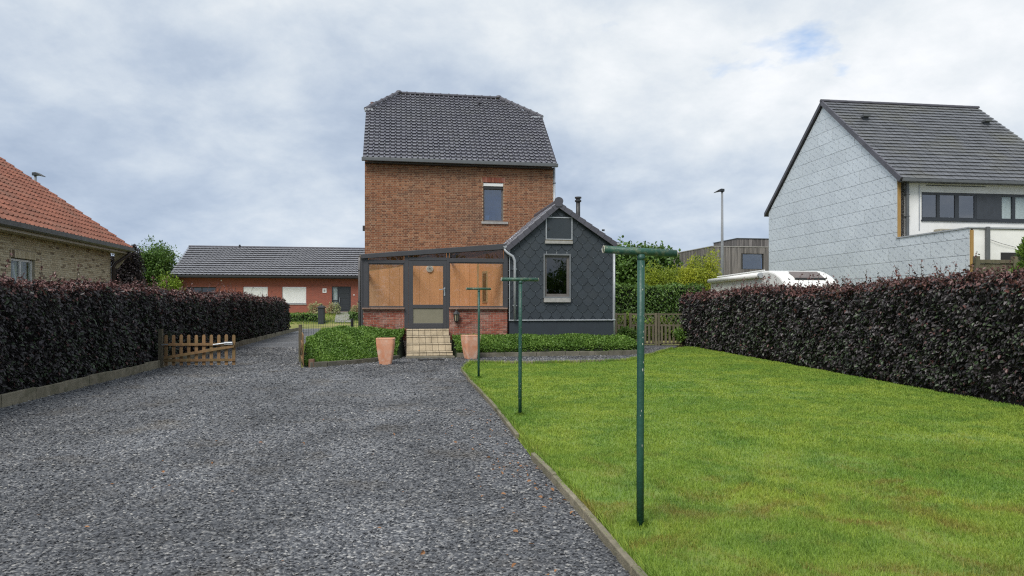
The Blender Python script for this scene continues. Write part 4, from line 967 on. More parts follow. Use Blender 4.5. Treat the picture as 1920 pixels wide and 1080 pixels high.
box('window_panel', mat('anthracite_panel', (.04, .047, .058), .5), rh, 3.60, 4.74, .015, .028, 5.25, 6.28)
mPink = glass('tinted_glass', (.42, .40, .42), 1.6, 4.5)
for i, (a, b) in enumerate(panes):
    obj('pane', MB().box(a, b, .06, .07, 5.31, 6.24), mPink if i < 3 else mGlass, fb)
    if i > 2: box('curtain', mCurt, rh, a - .02, b + .02, .115, .125, 5.29, 6.26)
box('room', mat('dim_room', (.10, .09, .095), .9), rh, .9, 7.0, .9, .92, 5.0, 6.5); box('window_ledge', mAnth, rh, FW[0] - .03, FW[1] + .03, -.05, .03, FW[2] - .05, FW[2] - .002)
obj('guide_rail', MB().box(1.25, 4.0, -.02, -.002, 6.60, 6.635), mZincD, rh); obj('guide_rail', MB().box(.93, .97, -.02, -.002, 4.75, 6.62), mZinc, rh)
obj('downpipe', MB().box(.30, .42, -.12, -.01, XZ + .02, 6.72), mZincD, rh, bevel=.02)
for zz in (5.3, 6.2): box('pipe_bracket', mZincD, rh, .27, .45, -.13, .0, zz, zz + .03)
RE0, RS = -.32, (GR - GE) / (GD / 2); rez = GE - .14; rtop = rez + RS * (GD / 2 - RE0); nR = 24; LR = math.hypot(GD / 2 - RE0, rtop - rez); gR = LR / nR; wR = .30
rr_ = obj('roof', MB().hexa([(-.06, RE0, rez - .02), (-.06, RE0, rez + .06), (-.06, GD / 2, rtop - .02), (-.06, GD / 2, rtop + .06), (RW + .1, RE0, rez - .02), (RW + .1, RE0, rez + .06), (RW + .1, GD / 2, rtop - .02), (RW + .1, GD / 2, rtop + .06)]), mBand, rh)
obj('roof_back', MB().hexa([(-.16, GD / 2 + .002, rtop - .06), (-.16, GD / 2 + .002, rtop + .14), (-.16, GD - RE0, rez - .06), (-.16, GD - RE0, rez + .14), (RW + .1, GD / 2 + .002, rtop - .06), (RW + .1, GD / 2 + .002, rtop + .14), (RW + .1, GD - RE0, rez - .06), (RW + .1, GD - RE0, rez + .14)]), mTileA, rh)
pieces(rr_, 'roof_tile', tile_base(wR, gR, flat=True, lift=.05), slope_mats((-.08, RE0 - .03, rez + .065), (1, 0, 0), (0, GD / 2 - RE0, rtop - rez), 28, nR, wR, gR), mTileF, 300, None, 'roof_tile_field')
ey = Vector((0, GD / 2 - RE0, rtop - rez)).normalized(); nz = Vector((0, -ey.z, ey.y))
for k in range(nR // 2):
    p = Vector((0, RE0 - .03, rez + .06)) + ey * (k * gR * 2); q = p + ey * (gR * 2.02); lo, hi = .07, .05
    a, b, c, d = p + nz * lo, q + nz * hi, q - nz * .15, p - nz * .15
    obj('verge_tile', MB().hexa([(-.16, d.y, d.z), (-.16, a.y, a.z), (-.16, c.y, c.z), (-.16, b.y, b.z), (-.075, d.y, d.z), (-.075, a.y, a.z), (-.075, c.y, c.z), (-.075, b.y, b.z)]), mTileA, rr_, bevel=.006)
ridge_run(rr_, (-.17, GD / 2, rtop + .10), (RW + .1, GD / 2, rtop + .10), .10, .45, mTileA, bead=False)
box('gutter', mZincD, rh, -.1, RW + .1, RE0 - .14, RE0 - .035, rez - .06, rez + .06, bevel=.015); box('soffit', mZincD, rh, .0, RW, RE0, .0, rez - .04, rez - .021)
for (vu) in (1.15, 7.45):
    vz_ = 10.30; vv_ = RE0 + (vz_ - rez) / RS; v_ = obj('roof_vent', MB().box(vu - .16, vu + .16, vv_ - .28, vv_ + .02, vz_ + .14, vz_ + .26), mZincD, rh, bevel=.02); obj('vent_foot', MB().box(vu - .13, vu + .13, vv_ - .16, vv_ + .06, vz_ - .1, vz_ + .139), mAnth, v_)
# flat-roofed ground floor in front of it
box('annex_wall', mWhiteR, rh, .105, 9.5, XD, XD + .3, 0, XZ - .02); box('annex_roof', mZincD, rh, .02, 9.5, XD + .3, -.01, XZ - .3, XZ - .06)
box('annex_core', mBand, rh, .02, .104, XD + .05, -.01, 0, XZ - .02)
box('coping', mZinc, rh, -.09, .30, XD - .04, .03, XZ, XZ + .05); box('coping', mZinc, rh, .302, 9.5, XD - .05, XD + .32, XZ, XZ + .05)
obj('downpipe', MB().box(.55, .69, XD - .12, XD - .01, 1.2, XZ + .06), mZincD, rh, bevel=.02)
obj('dark_opening', MB().box(1.20, 4.2, XD - .012, XD - .002, 2.4, 3.55), mDark, rh)
obj('hanging_cable', MB().tube([(.72, XD - .06, 4.0), (1.2, XD - .06, 3.86), (1.75, XD - .05, 3.74), (1.80, XD - .01, 3.73)], .008, 5), mBlack, rh)
rbx = thing('roof_unit', 'pale box unit on the flat roof of the white rendered house', 'unit', (15.87, 28.5, 0), TR)
obj('casing', MB().box(1.40, 2.35, -.62, -.25, XZ - .06, XZ + .36), mat('unit_beige', (.40, .37, .29), .6, (.30, .28, .22), 6), rbx, bevel=.01); obj('grille', MB().box(1.5, 1.95, -.645, -.621, XZ + .02, XZ + .30), mZincD, rbx)

# ------------------------------------------------------------------ timber-clad house
wh = thing('timber_clad_house', 'flat-roofed house clad in weathered grey vertical boards beyond the camper', 'house', (15.0, 52, 0), TH)
HW = (2.45, 4.12, 4.42, 5.62)
obj('lower_block', wall_boxes(0, 9, 0, 6.12, 0, .2, [HW]), mBand, wh); box('side_block', mBand, wh, 0, .2, .2, 8, 0, 6.12); box('flat_roof', mZincD, wh, 0, 9, .2, 8, 5.9, 6.0)
def boards(parent, a0, a1, z0, z1, face, axis, holes=()):
    b = MB(); x = a0
    while x < a1 - .01:
        w_ = random.choice((.09, .12, .12, .15)); e = min(x + w_, a1); d = random.uniform(0, .018); segs = [(z0, z1)]
        for h in holes:
            if h[0] < e and h[1] > x: segs = [(z0, h[2]), (h[3], z1)]
        for (p, q) in segs:
            b.box(x, e - .008, face - .02 - d, face, p, q) if axis == 'u' else b.box(face - .02 - d, face, x, e - .008, p, q)
        x = e
    obj('cladding_boards', b, mClad, parent, kind='stuff')


boards(wh, 0, 8.9, 2.5, 6.08, -.002, 'u', [HW]); boards(wh, 0, 8, 2.5, 6.08, -.002, 'v')
box('coping', mSill, wh, -.06, 9, -.06, .2, 6.10, 6.16); box('side_coping', mSill, wh, -.06, .2, .201, 8, 6.10, 6.16)
fwh = obj('window', wall_boxes(HW[0], HW[1], HW[2], HW[3], .04, .12, [(HW[0] + .05, HW[1] - .05, HW[2] + .05, HW[3] - .05)]), mAnth, wh); obj('pane', MB().box(HW[0] + .05, HW[1] - .05, .07, .08, HW[2] + .05, HW[3] - .05), mGlassS, fwh); box('room', mDark, wh, 2.3, 4.3, .6, .62, 4.2, 5.8)
box('side_window', mDark, wh, -.03, -.022, 1.2, 3.0, 4.9, 5.55)
box('upper_block', mBand, wh, 2.65, 9, 1.2, 5.2, 5.95, 6.86); boards(wh, 2.65, 9, 6.0, 6.86, 1.198, 'u'); boards(wh, 1.2, 5.2, 6.0, 6.86, 2.648, 'v')
box('upper_coping', mZincD, wh, 2.58, 9, 1.12, 5.25, 6.865, 6.91)

# ------------------------------------------------------------------ camper van behind the right hedge
cv_ = thing('camper_van', 'white camper van parked behind the beech hedge, seen by its roof', 'camper', (10.18, 27.0, 0), TR)
prof = [(5.8, .45), (5.85, .8), (5.85, 2.75), (5.7, 2.88), (5.3, 2.93), (.75, 3.03), (.35, 3.02), (-.05, 2.93), (-.45, 2.76), (-.80, 2.50), (-.98, 2.25), (-1.0, 2.08), (-.55, 2.0), (-.75, 1.45), (-1.35, 1.2), (-1.5, .9), (-1.5, .45)]
obj('body', MB().prismx(prof, 0, 2.2), mWhiteP, cv_, bevel=.07)
aw = obj('awning_cassette', MB().tube([(-.09, .9, 2.86), (-.09, 5.75, 2.80)], .105, 10), mWhiteP, cv_, smooth=True); obj('awning_cap', MB().tube([(-.09, .80, 2.86), (-.09, .90, 2.86)], .115, 10), mZinc, aw)
sk = obj('skylight', MB().hexa([(.55, -.12, 2.945), (.55, -.12, 2.975), (.55, -.62, 2.67), (.55, -.62, 2.715), (1.75, -.12, 2.945), (1.75, -.12, 2.975), (1.75, -.62, 2.67), (1.75, -.62, 2.715)]), mat('tinted_acrylic', (.17, .14, .13), .25), cv_, bevel=.02)
obj('skylight_seal', MB().box(.52, 1.78, -.665, -.625, 2.64, 2.70), mBlack, sk)
obj('roof_rail', MB().tube([(.06, .8, 3.06), (.06, 5.2, 2.98)], .025, 8), mWhiteP, cv_)
obj('roof_hatch', MB().box(.8, 1.5, 2.2, 2.9, 2.98, 3.08), mWhiteP, cv_, bevel=.03)
obj('windscreen', MB().hexa([(.15, -.585, 1.96), (.15, -.60, 1.99), (.15, -.80, 1.5), (.15, -.83, 1.53), (2.05, -.585, 1.96), (2.05, -.60, 1.99), (2.05, -.80, 1.5), (2.05, -.83, 1.53)]), mGlassD, cv_)
for (uu, vv) in ((-.005, -.9), (-.005, 4.3), (2.0, -.9), (2.0, 4.3)):
    obj('wheel', MB().tube([(uu, vv, .33), (uu + .21, vv, .33)], .33, 18), mRubber, cv_)
box('side_window', mGlassD, cv_, -.012, .0, 1.6, 2.7, 1.5, 2.2)

# ------------------------------------------------------------------ street lamps
def street_lamp(x, y, h, flip, label):
    t = thing('street_lamp', label, 'street lamp', (x, y, 0), 0, 'street lamps'); s = flip
    obj('pole', MB().tube([(0, 0, 0), (0, 0, h * .55), (0, 0, h - .08)], [.12, .09, .065], 10), mat('lamp_pole_grey', (.22, .235, .25), .5), t, smooth=True)
    obj('lamp_head', MB().hexa([(-.10, -.13, h - .10), (-.10, -.13, h + .10), (-.10, .13, h - .10), (-.10, .13, h + .10), (.14, -.14, h - .09), (.14, -.14, h + .11), (.14, .14, h - .09), (.14, .14, h + .11)]) if 0 else MB().prism([(-.12 * s, h - .10), (.14 * s, h - .08), (.52 * s, h - .16), (.51 * s, h - .12), (.25 * s, h + .03), (.1 * s, h + .10), (-.12 * s, h + .08)][::s], -.14, .14), mAnth, t, bevel=.02)


street_lamp(13.64, 45, 9.15, -1, 'tall grey street lamp in front of the timber-clad house')
street_lamp(-27.5, 40, 9.25, 1, 'dark street lamp head showing above the orange tiled roof')

# ------------------------------------------------------------------ clothes posts
def clothes_post(x, y, r, label, tilt, rz, chip):
    t = thing('clothes_post', label, 'clothes post', (x, y, 0), rz, 'green clothes posts on the lawn')
    up = obj('upright', MB().tube([(0, 0, -.05), (0, 0, .6), (.004, 0, 1.3), (.006, 0, 1.98)], r, 20), mGreenP, t, smooth=True)
    c = MB(); L = .275; R2 = r * 1.03; c.tube([(-L, 0, 2.0 + tilt * L), (L, 0, 2.0 - tilt * L)], R2, 20)
    cb = obj('crossbar', c, mChip, t, smooth=True)
    obj('weld', MB().tube([(.006, 0, 1.935), (.006, 0, 1.975)], [r * 1.01, r * 1.10], 16), mGreenP, t, smooth=True)
    for s in (-1, 1):
        e = Vector((s * (L + .0), 0, 2.0 - s * tilt * L)); obj('end_ring', MB().tube([e + Vector((s * .001, math.cos(a) * R2 * .9, math.sin(a) * R2 * .9)) for a in [2 * math.pi * i / 12 for i in range(13)]], .0035, 6), mat('rusty_white', (.5, .47, .38), .7), cb)
        if s < 0: obj('line_hook', MB().tube([e + Vector((s * .0, 0, .01)), e + Vector((s * .014, -.01, .008)), e + Vector((s * .02, -.01, -.006)), e + Vector((s * .014, -.01, -.018))], .002, 5), mSteel, cb)
    chips = MB()
    for k in range(chip):
        a = random.uniform(-2.2, -.9); z = random.uniform(.2, 1.9) if k > 4 else random.uniform(1.05, 1.25); h = random.uniform(.003, .012); w_ = random.uniform(.05, .16)
        if k <= 4: a = random.uniform(-1.2, -.6)
        chips.add([(math.cos(a + da) * (r + .0012) + .003, math.sin(a + da) * (r + .0012), z + dz) for da, dz in ((-w_, 0), (0, -h), (w_, 0), (w_ * .4, h), (-w_ * .6, h * .8))], [(0, 1, 2, 3, 4)])
    if chip: obj('paint_chips', chips, mat('bare_primer', (.55, .55, .48), .7), up, kind='stuff')


clothes_post(.93, 5.03, .0268, 'tallest-looking green T-shaped clothes post, standing alone out on the lawn', .045, TH, 15)
clothes_post(.118, 10.2, .0262, 'green T-shaped clothes post in front of the slate-clad annex, middle one of three', .0, TH, 16)
clothes_post(-.745, 15.5, .026, 'small-looking green T-shaped clothes post beside the terracotta pot', .004, TH, 10)

# ------------------------------------------------------------------ terracotta pots
def pot(x, y, rz, label):
    t = thing('terracotta_pot', label, 'pot', (x, y, 0), rz, 'terracotta pots beside the steps')
    def ringp(h, hw, rad=.28):
        out = []
        for cx, cy, a0 in ((1, 1, 0), (-1, 1, 90), (-1, -1, 180), (1, -1, 270)):
            for i in range(5): a = R(a0 + 22.5 * i); out.append(((cx * (1 - rad) + math.cos(a) * rad) * hw, (cy * (1 - rad) + math.sin(a) * rad) * hw, h))
        return out
    prf = [(0, .158), (.03, .165), (.2, .196), (.4, .226), (.58, .246), (.69, .252), (.70, .256), (.725, .256), (.73, .25)]
    inn = [(.73, .226), (.62, .222)]
    obj('shell', MB().loft([ringp(h, w_) for h, w_ in prf + inn], caps=True), mTerra, t, smooth=False)
    obj('soil', MB().loft([ringp(.60, .222), ringp(.625, .2)]), mSoil, t)


pot(-3.51, 19.26, R(6), 'terracotta pot in front of the groundcover mound, left of the steps')
pot(-1.27, 21.30, R(24), 'terracotta pot between the steps and the clothes post, partly hidden by it')

# ------------------------------------------------------------------ picket gate, second leaf, wire fence
def picket(t, x, h, w_=.082, y=.0):
    pts = [(x - w_ / 2, .06), (x + w_ / 2, .06), (x + w_ / 2, h - .045)] + [(x + math.cos(a) * w_ / 2, h - .045 + math.sin(a) * .045) for a in [math.pi * i / 6 for i in range(1, 6)]] + [(x - w_ / 2, h - .045)]
    return obj('picket', MB().prism(pts, y, y + .02), mWood, t, bevel=.003)


def gate_leaf(name, label, loc, rz, L, n):
    t = thing(name, label, 'gate', loc, rz)
    for k in range(n): picket(t, .10 + (L - .16) * k / (n - 1), .865 + random.uniform(-.008, .008))
    obj('rail', MB().box(.05, L - .02, -.032, -.002, .575, .645), mWood, t, bevel=.004); obj('rail', MB().box(.05, L - .02, -.032, -.002, .16, .23), mWood, t, bevel=.004)
    d = Vector((L - .10, 0, .30)); a = math.atan2(.30, L - .10)
    b = obj('brace', MB().box(0, d.length, -.055, -.034, -.035, .035), mWood, t, bevel=.004); b.location = (.06, 0, .26); b.rotation_euler = (0, -a, 0)
    return t


gl_ = gate_leaf('picket_gate', 'low picket gate leaf of brown timber standing across the driveway', (-9.14, 18.10, 0), R(7), 1.86, 10)
obj('drop_bolt', MB().tube([(1.30, -.075, .60), (1.62, -.075, .645), (1.78, -.07, .65)], .02, 8).box(1.58, 1.79, -.08, -.056, .60, .68), mZinc, gl_)
gp = thing('gate_post', 'square timber post at the hedge carrying the picket gate', 'post', (-9.18, 18.12, 0), R(7)); obj('shaft', MB().box(-.05, .05, -.05, .05, -.1, 1.02), mWoodG, gp, bevel=.006); obj('hinge_strap', MB().box(.045, .20, -.062, -.052, .60, .63), mSteel, gp)
gate_leaf('open_picket_gate', 'open picket gate leaf seen edge-on beside the groundcover mound', (-6.05, 19.95, 0), math.atan2(-1.9, .61), 1.95, 10)
gp2 = thing('mesh_post', 'thin timber post where the open gate leaf meets the wire mesh', 'post', (-6.11, 20.02, 0), R(7)); obj('shaft', MB().box(-.045, .045, -.045, .045, -.1, 1.06), mWoodG, gp2, bevel=.006); obj('post_cap', MB().box(-.05, .05, -.05, .05, 1.062, 1.08), mWoodG, gp2)
wf_ = thing('wire_fence', 'green welded wire mesh fence between the gate and the sunroom', 'fence', (-6.1, 20.05, 0), math.atan2(2.35, 1.15)); WL = 2.6
mb = MB(); nW = 26
for k in range(nW): x = WL * k / (nW - 1); mb.tube([(x, 0, .02), (x, 0, 1.19)], .0045, 4)
for z in (.05, .25, .45, .65, .85, 1.0, 1.15): mb.tube([(0, 0, z), (WL, 0, z)], .005, 4)
obj('wire_mesh', mb, mat('green_wire', (.10, .15, .12), .5), wf_, kind='stuff'); obj('post', MB().box(WL - .35, WL - .28, -.03, .03, 0, 1.22), mBlack, wf_)

# ------------------------------------------------------------------ lattice fence beside the annex
lf = thing('lattice_fence', 'weathered timber fence with lattice top at the far corner of the lawn', 'fence', (4.25, 28.5, 0), R(3)); FL = 3.05
for x in (.02, .40, .62, 1.68, 1.80, FL - .02): obj('post', MB().box(x - .045, x + .045, -.045, .045, -.05, 1.34), mWoodG, lf, bevel=.006)
for (a, b) in ((.06, .36), (.66, 1.64), (1.84, FL - .06)):
    for z in (.06, .80, 1.26): obj('rail', MB().box(a, b, -.025, .025, z, z + .06), mWoodG, lf)
    n = max(2, round((b - a) / .17))
    for k in range(n): x = a + (b - a) * (k + .5) / n; obj('slat', MB().box(x - .045, x + .045, -.045, -.027, .1, .88), mWoodG, lf)
    n = max(2, round((b - a) / .2)); s = (b - a) / n
    for k in range(n):
        for (p, q) in ((0, 1), (1, 0)): obj('lattice_bar', MB().tube([(a + s * (k + p), -.01 - .012 * p, .86), (a + s * (k + q), -.01 - .012 * p, 1.26)], .016, 4), mWoodG, lf)
pf = thing('plank_fence', 'grey plank fence with timber rail in front of the white rendered wall', 'fence', (10.85, 16.2, 0), R(8))
for k in range(9): obj('post', MB().box(k * 1.0 - .055, k * 1.0 + .055, -.05, .05, 0, 2.78), mWoodG, pf, bevel=.006)
for k in range(8):
    box('rail', mWoodG, pf, k + .06, k + .94, -.04, .04, 2.62, 2.70)
    for i in range(6): obj('plank', MB().box(k + .065 + i * .145, k + .065 + i * .145 + .138, -.01, .012, .1, 2.615), mWoodG, pf)

# ------------------------------------------------------------------ planting
def hedge(name, label, path, side, thick, top, m, mcore, base_size, cover, tints, red_top=True, shoots=0, zlow=.08, near_ref=11, drop=.6, end=True):
    """path: the foot of the visible face; side: +1 when the face looks to the right of the walking direction."""
    t = thing(name, label, 'hedge', (path[0][0], path[0][1], 0)); O = np.array([path[0][0], path[0][1], 0.])
    PT = np.array(path, float); seg = np.diff(PT, axis=0); Ls = np.hypot(seg[:, 0], seg[:, 1]); cum = np.concatenate([[0], np.cumsum(Ls)]); tot = cum[-1]
    def at(s):
        k = np.clip(np.searchsorted(cum, s, 'right') - 1, 0, len(Ls) - 1); d = seg[k] / Ls[k][:, None]; p = PT[k] + d * (s - cum[k])[:, None]; nn = np.stack([d[:, 1], -d[:, 0]], 1) * side; return p, d, nn
    bumpf = lambda s, z: .05 * np.sin(s * 2.1 + z * 1.3) + .04 * np.sin(s * 4.7 - z * 3.1 + 1) + .03 * np.sin(s * 9.3 + z * 6.2) + .03 * np.sin(z * 8.1 - s * 3.3)
    Ps = []; Ds = []; Ns = []; Ss = []; Ts = []
    def emit(P3, out3, size, tn):
        n = len(P3); up = np.array([0, 0, 1.])
        D = out3 * .55 - up * drop + rnd(n, 3) * .55; N = out3 * .55 + up * .85 + rnd(n, 3) * .45
        Ps.append(P3); Ds.append(D); Ns.append(N); Ss.append(size); Ts.append(tn)
    steps = np.arange(0, tot, 1.0)
    for s0 in steps:
        s1 = min(s0 + 1, tot); pm, _, _ = at(np.array([(s0 + s1) / 2])); dist = max(math.hypot(*pm[0]), 4); f = max(1, min(1.75, (dist / near_ref) ** .6)); sz = base_size * f; leaf_area = sz * sz * .42
        h = top((s0 + s1) / 2)
        n = int((s1 - s0) * h * cover / leaf_area); s = RNG.uniform(s0, s1, n); z = RNG.uniform(zlow, h, n); p, d, nn = at(s)
        off = bumpf(s, z) - .14 * RNG.random(n) ** 1.5 - .16 * np.clip((z - h + .22) / .22, 0, 1) ** 2 - .10 * np.clip((zlow + .25 - z) / .25, 0, 1)
        P3 = np.concatenate([p + nn * off[:, None], z[:, None]], 1); out = np.concatenate([nn, np.zeros((n, 1))], 1)
        gr = .5 + .5 * np.sin(s * .9 + 1.3) * np.sin(z * 2.2 + s * .5); tn = np.clip(RNG.normal(.34, .13, n), 0, .62); tn = np.where((RNG.random(n) < .14 + .40 * gr * np.clip(1.15 - z / h, 0, 1)), RNG.uniform(.66, .78, n), tn)
        tn = np.where((RNG.random(n) < .035) & red_top, RNG.uniform(.80, .9, n), tn)
        if red_top: tn = np.where(RNG.random(n) < np.clip((z - h + .35) / .35, 0, 1) ** 1.5 * .7, RNG.uniform(.80, 1, n), tn)
        else: tn = RNG.random(n) * (.5 + .5 * z / h)
        gap = np.sin(s * 5.3 + 2 * np.sin(z * 3.7)) * np.sin(z * 6.1 + 1.7 * np.sin(s * 2.9)); kp = (gap < .80) | (RNG.random(n) < .3); P3, out, tn = P3[kp], out[kp], tn[kp]
        emit(P3, out, sz * RNG.uniform(.65, 1.35, len(P3)), tn)
        n = int((s1 - s0) * thick * cover * .7 / leaf_area); s = RNG.uniform(s0, s1, n); p, d, nn = at(s); tt = RNG.uniform(0, thick, n)
        z = h + .05 * np.sin(s * 3.1 + tt * 4) + .05 * np.sin(s * 7.3) - .06 * RNG.random(n)
        emit(np.concatenate([p - nn * tt[:, None], z[:, None]], 1), np.tile([0, 0, .6], (n, 1)), sz * RNG.uniform(.7, 1.25, n), RNG.uniform(.80, 1, n) * (RNG.random(n) < .75) if red_top else RNG.uniform(.4, 1, n))
    if end:
        p, d, nn = at(np.array([tot - 1e-4])); h = top(tot); sz = base_size * max(1, min(1.75, (math.hypot(*p[0]) / near_ref) ** .6)); n = int(thick * h * cover / (sz * sz * .42)); tt = RNG.uniform(0, thick, n); z = RNG.uniform(zlow, h, n)
        emit(np.concatenate([p - nn * tt[:, None] + d * (.06 * rnd(n, 1) - .05), z[:, None]], 1), np.tile([*d[0], 0], (n, 1)), sz * RNG.uniform(.7, 1.25, n), np.clip(RNG.normal(.34, .13, n), 0, .62))
    stems = MB()
    for k in range(shoots):
        s = np.array([RNG.uniform(0, tot)]); p, d, nn = at(s); h = top(s[0]); tt = RNG.uniform(.0, thick * .8); L = RNG.uniform(.15, .48) if RNG.random() < .22 else RNG.uniform(.05, .22)
        a = np.array([*(p[0] - nn[0] * tt), h - .05]); b = a + np.array([RNG.normal() * .12, RNG.normal() * .12, L + .05]); stems.tube([tuple(a - O), tuple((a + b) / 2 + RNG.normal(size=3) * .015 - O), tuple(b - O)], [.005, .004, .002], 4, False)
        q = int(4 + L * 26); f = np.sort(RNG.random(q))[:, None]; emit(a + (b - a) * f + rnd(q, 3) * .012, np.concatenate([rnd(q, 2), np.zeros((q, 1))], 1) * .8, base_size * RNG.uniform(.7, 1.15, q), RNG.uniform(.80, 1, q))
    P = np.concatenate(Ps) - O; D = np.concatenate(Ds); N = np.concatenate(Ns)
    obj('foliage', leaves_mesh('foliage', P, D, N, np.concatenate(Ss), m, np.concatenate(Ts), wide=.66), None, t, kind='stuff')
    if shoots: obj('shoots', stems, mBark, t, kind='stuff')
    rings = []; ss = np.unique(np.concatenate([cum, np.linspace(0, tot, 12)]))
    for s in ss:
        p, d, nn = at(np.array([min(max(s, .12), tot - .16)])); h = top(s) - .12; A = p[0] - nn[0] * .15 - O[:2]; B = p[0] - nn[0] * (thick - .02) - O[:2]; rings.append([(A[0], A[1], 0), (B[0], B[1], 0), (B[0], B[1], h), (A[0] - nn[0][0] * .06, A[1] - nn[0][1] * .06, h)])
    obj('branches', MB().loft(rings), mcore, t)
    return t


mCoreP = mat('hedge_inside_purple', (.012, .010, .010), 1.0); mCoreG = mat('hedge_inside_green', (.014, .022, .008), 1.0)
hl = [(x - .10, y) for x, y in HEDGE_L]; hl[-1] = (-13.7, 42.5)
hedge('beech_hedge', 'long clipped purple beech hedge running along the gravel driveway', hl, 1, .9, lambda s: 2.03 + .05 * math.sin(s * .5) + .03 * math.sin(s * 1.9) - .35 * max(0, (s - 38) / 4) ** 2, mBeech, mCoreP, .058, 2.1, None, shoots=420, zlow=.16)
hr = [(8.43, 3.4), (8.09, 10.95), (7.6, 21.5), (6.98, 28.9)]
hedge('beech_hedge', 'thick purple beech hedge along the side of the lawn, in front of the camper', hr, -1, 1.0, lambda s: 2.06 + .06 * math.sin(s * .7 + 1) + .03 * math.sin(s * 2.3) + .05 * s / 24 - .25 * max(0, (s - 24.4) / 1.2) ** 2, mBeech, mCoreP, .060, 2.1, None, shoots=620, zlow=.02)
hedge('green_hedge', 'clipped green hedge behind the lattice fence', [(4.4, 32.6), (9.3, 33.4)], 1, .9, lambda s: 2.62 + .05 * math.sin(s * 2), mLeaf, mCoreG, .07, 2.0, None, red_top=False, near_ref=14)
hedge('box_hedge', 'low clipped box hedge in front of the red bungalow, beside the lane', [(-18.2, 52.3), (-14.75, 53.0)], 1, .8, lambda s: 1.06, mLeaf, mCoreG, .09, 1.8, None, red_top=False, near_ref=30, zlow=.1)
hedge('box_hedge', 'low clipped box hedge on the far side of the bungalow footpath', [(-12.7, 53.7), (-9.6, 54.3)], 1, .8, lambda s: 1.15, mLeaf, mCoreG, .09, 1.8, None, red_top=False, near_ref=30, zlow=.1)


def crown_mesh(lumps, n, size, m, flat=.5, droop=0., tlow=0, thigh=1, wide=.6, simple=False):
    L = np.array(lumps, float); vol = L[:, 3] * L[:, 4] * L[:, 5]; k = RNG.choice(len(L), n, p=vol / vol.sum()); u = rnd(n, 3); u /= np.linalg.norm(u, axis=1, keepdims=True); r = RNG.random(n) ** .4
    C = L[k, :3]; E = L[k, 3:6]; wob = 1 + .16 * np.sin(u[:, 0] * 7 + k) * np.sin(u[:, 2] * 6 + k * 2) + .10 * np.sin(u[:, 1] * 15 + k * 3)
    P = C + u * E * (r * wob)[:, None]; cl = np.round(P / (size * 5)); jig = np.sin(cl @ np.array([12.9, 78.2, 37.7])) * 43758.5; jig -= np.floor(jig)
    keep = jig > .16; P = P[keep]; u = u[keep]; r = r[keep]; n = len(P); jig = jig[keep]
    D = u * .5 + rnd(n, 3) * .6 - np.array([0, 0, droop]); N = u * .5 + np.array([0, 0, .8]) + rnd(n, 3) * flat
    tint = np.clip(tlow + (thigh - tlow) * (.25 + .35 * jig + .4 * RNG.random(n)), 0, 1)
    return leaves_mesh('crown', P, D, N, size * RNG.uniform(.65, 1.3, n), m, tint, wide=wide, simple=simple)


def tree(name, label, x, y, lumps, trunk_h, trunk_r, n, size, m, cat='tree', group=None, z0=None, core=None, **k):
    z0 = float(gz(x, y)) if z0 is None else z0
    t = thing(name, label, cat, (x, y, z0), 0, group)
    obj('crown', crown_mesh(lumps, n, size, m, **k), None, t, kind='stuff')
    b = MB(); top = max(l[2] for l in lumps); b.tube([(0, 0, -.1), (.03, .02, trunk_h * .5), (-.02, .03, trunk_h), (.02, .0, top)], [trunk_r * 1.25, trunk_r, trunk_r * .8, trunk_r * .2], 8)
    obj('trunk', b, mBark, t)
    for l in lumps:
        a = Vector((0, 0, trunk_h * random.uniform(.6, 1))); c = Vector(l[:3]); obj('limb', MB().tube([a, a.lerp(c, .5) + Vector((0, 0, .12)), c], [trunk_r * .5, trunk_r * .32, trunk_r * .1], 6), mBark, t)
    return t


def lumpy(rx, ry, z0, z1, n, seed, k=.52):
    rs = random.Random(seed); out = [(0, 0, (z0 + z1) / 2, rx * .75, ry * .75, (z1 - z0) * .42)]
    for i in range(n):
        a = rs.uniform(0, 6.28); f = rs.uniform(.45, .8); zz = rs.uniform(z0 + (z1 - z0) * .2, z1 - (z1 - z0) * .2); tap = 1 - .45 * max(0, (zz - (z0 + z1) / 2) / ((z1 - z0) / 2)); out.append((math.cos(a) * rx * f * tap, math.sin(a) * ry * f * tap, zz, rx * k * rs.uniform(.6, 1), ry * k * rs.uniform(.6, 1), (z1 - z0) * .24 * rs.uniform(.7, 1.2)))
    return out


tree('broadleaf_tree', 'rounded green tree between the yellow and the red bungalow', -30.5, 60, lumpy(2.6, 2.4, 1.0, 6.7, 14, 3), 2.0, .22, 19000, .20, mLeaf, group='trees behind the houses', simple=True, z0=.6, thigh=.9)
tree('copper_tree', 'dark purple-leaved tree behind the gutter end of the yellow bungalow', -28.25, 50.5, lumpy(1.25, 1.5, .8, 6.2, 10, 5), 1.8, .18, 15000, .18, mLeafD, group='trees behind the houses', simple=True, z0=.2)
tree('lime_shrub', 'bright yellow-green shrub at the end of the red bungalow roof', -26.7, 54.2, lumpy(1.0, .9, .6, 3.75, 6, 8), .9, .08, 2600, .16, mat('lime_leaf', (.2, .3, .03), .5, (.15, .25, .03), 3, tint=[(0, (.07, .13, .015)), (1, (.30, .42, .04))], transl=.25), 'shrub', simple=True, z0=.7)
tree('broadleaf_tree', 'broad dark green tree behind the clipped hedge beside the annex', 7.35, 40, lumpy(2.15, 2.0, 1.2, 5.4, 13, 11), 1.5, .2, 15000, .20, mLeaf, group='trees behind the houses', z0=0, wide=.75, thigh=.85)
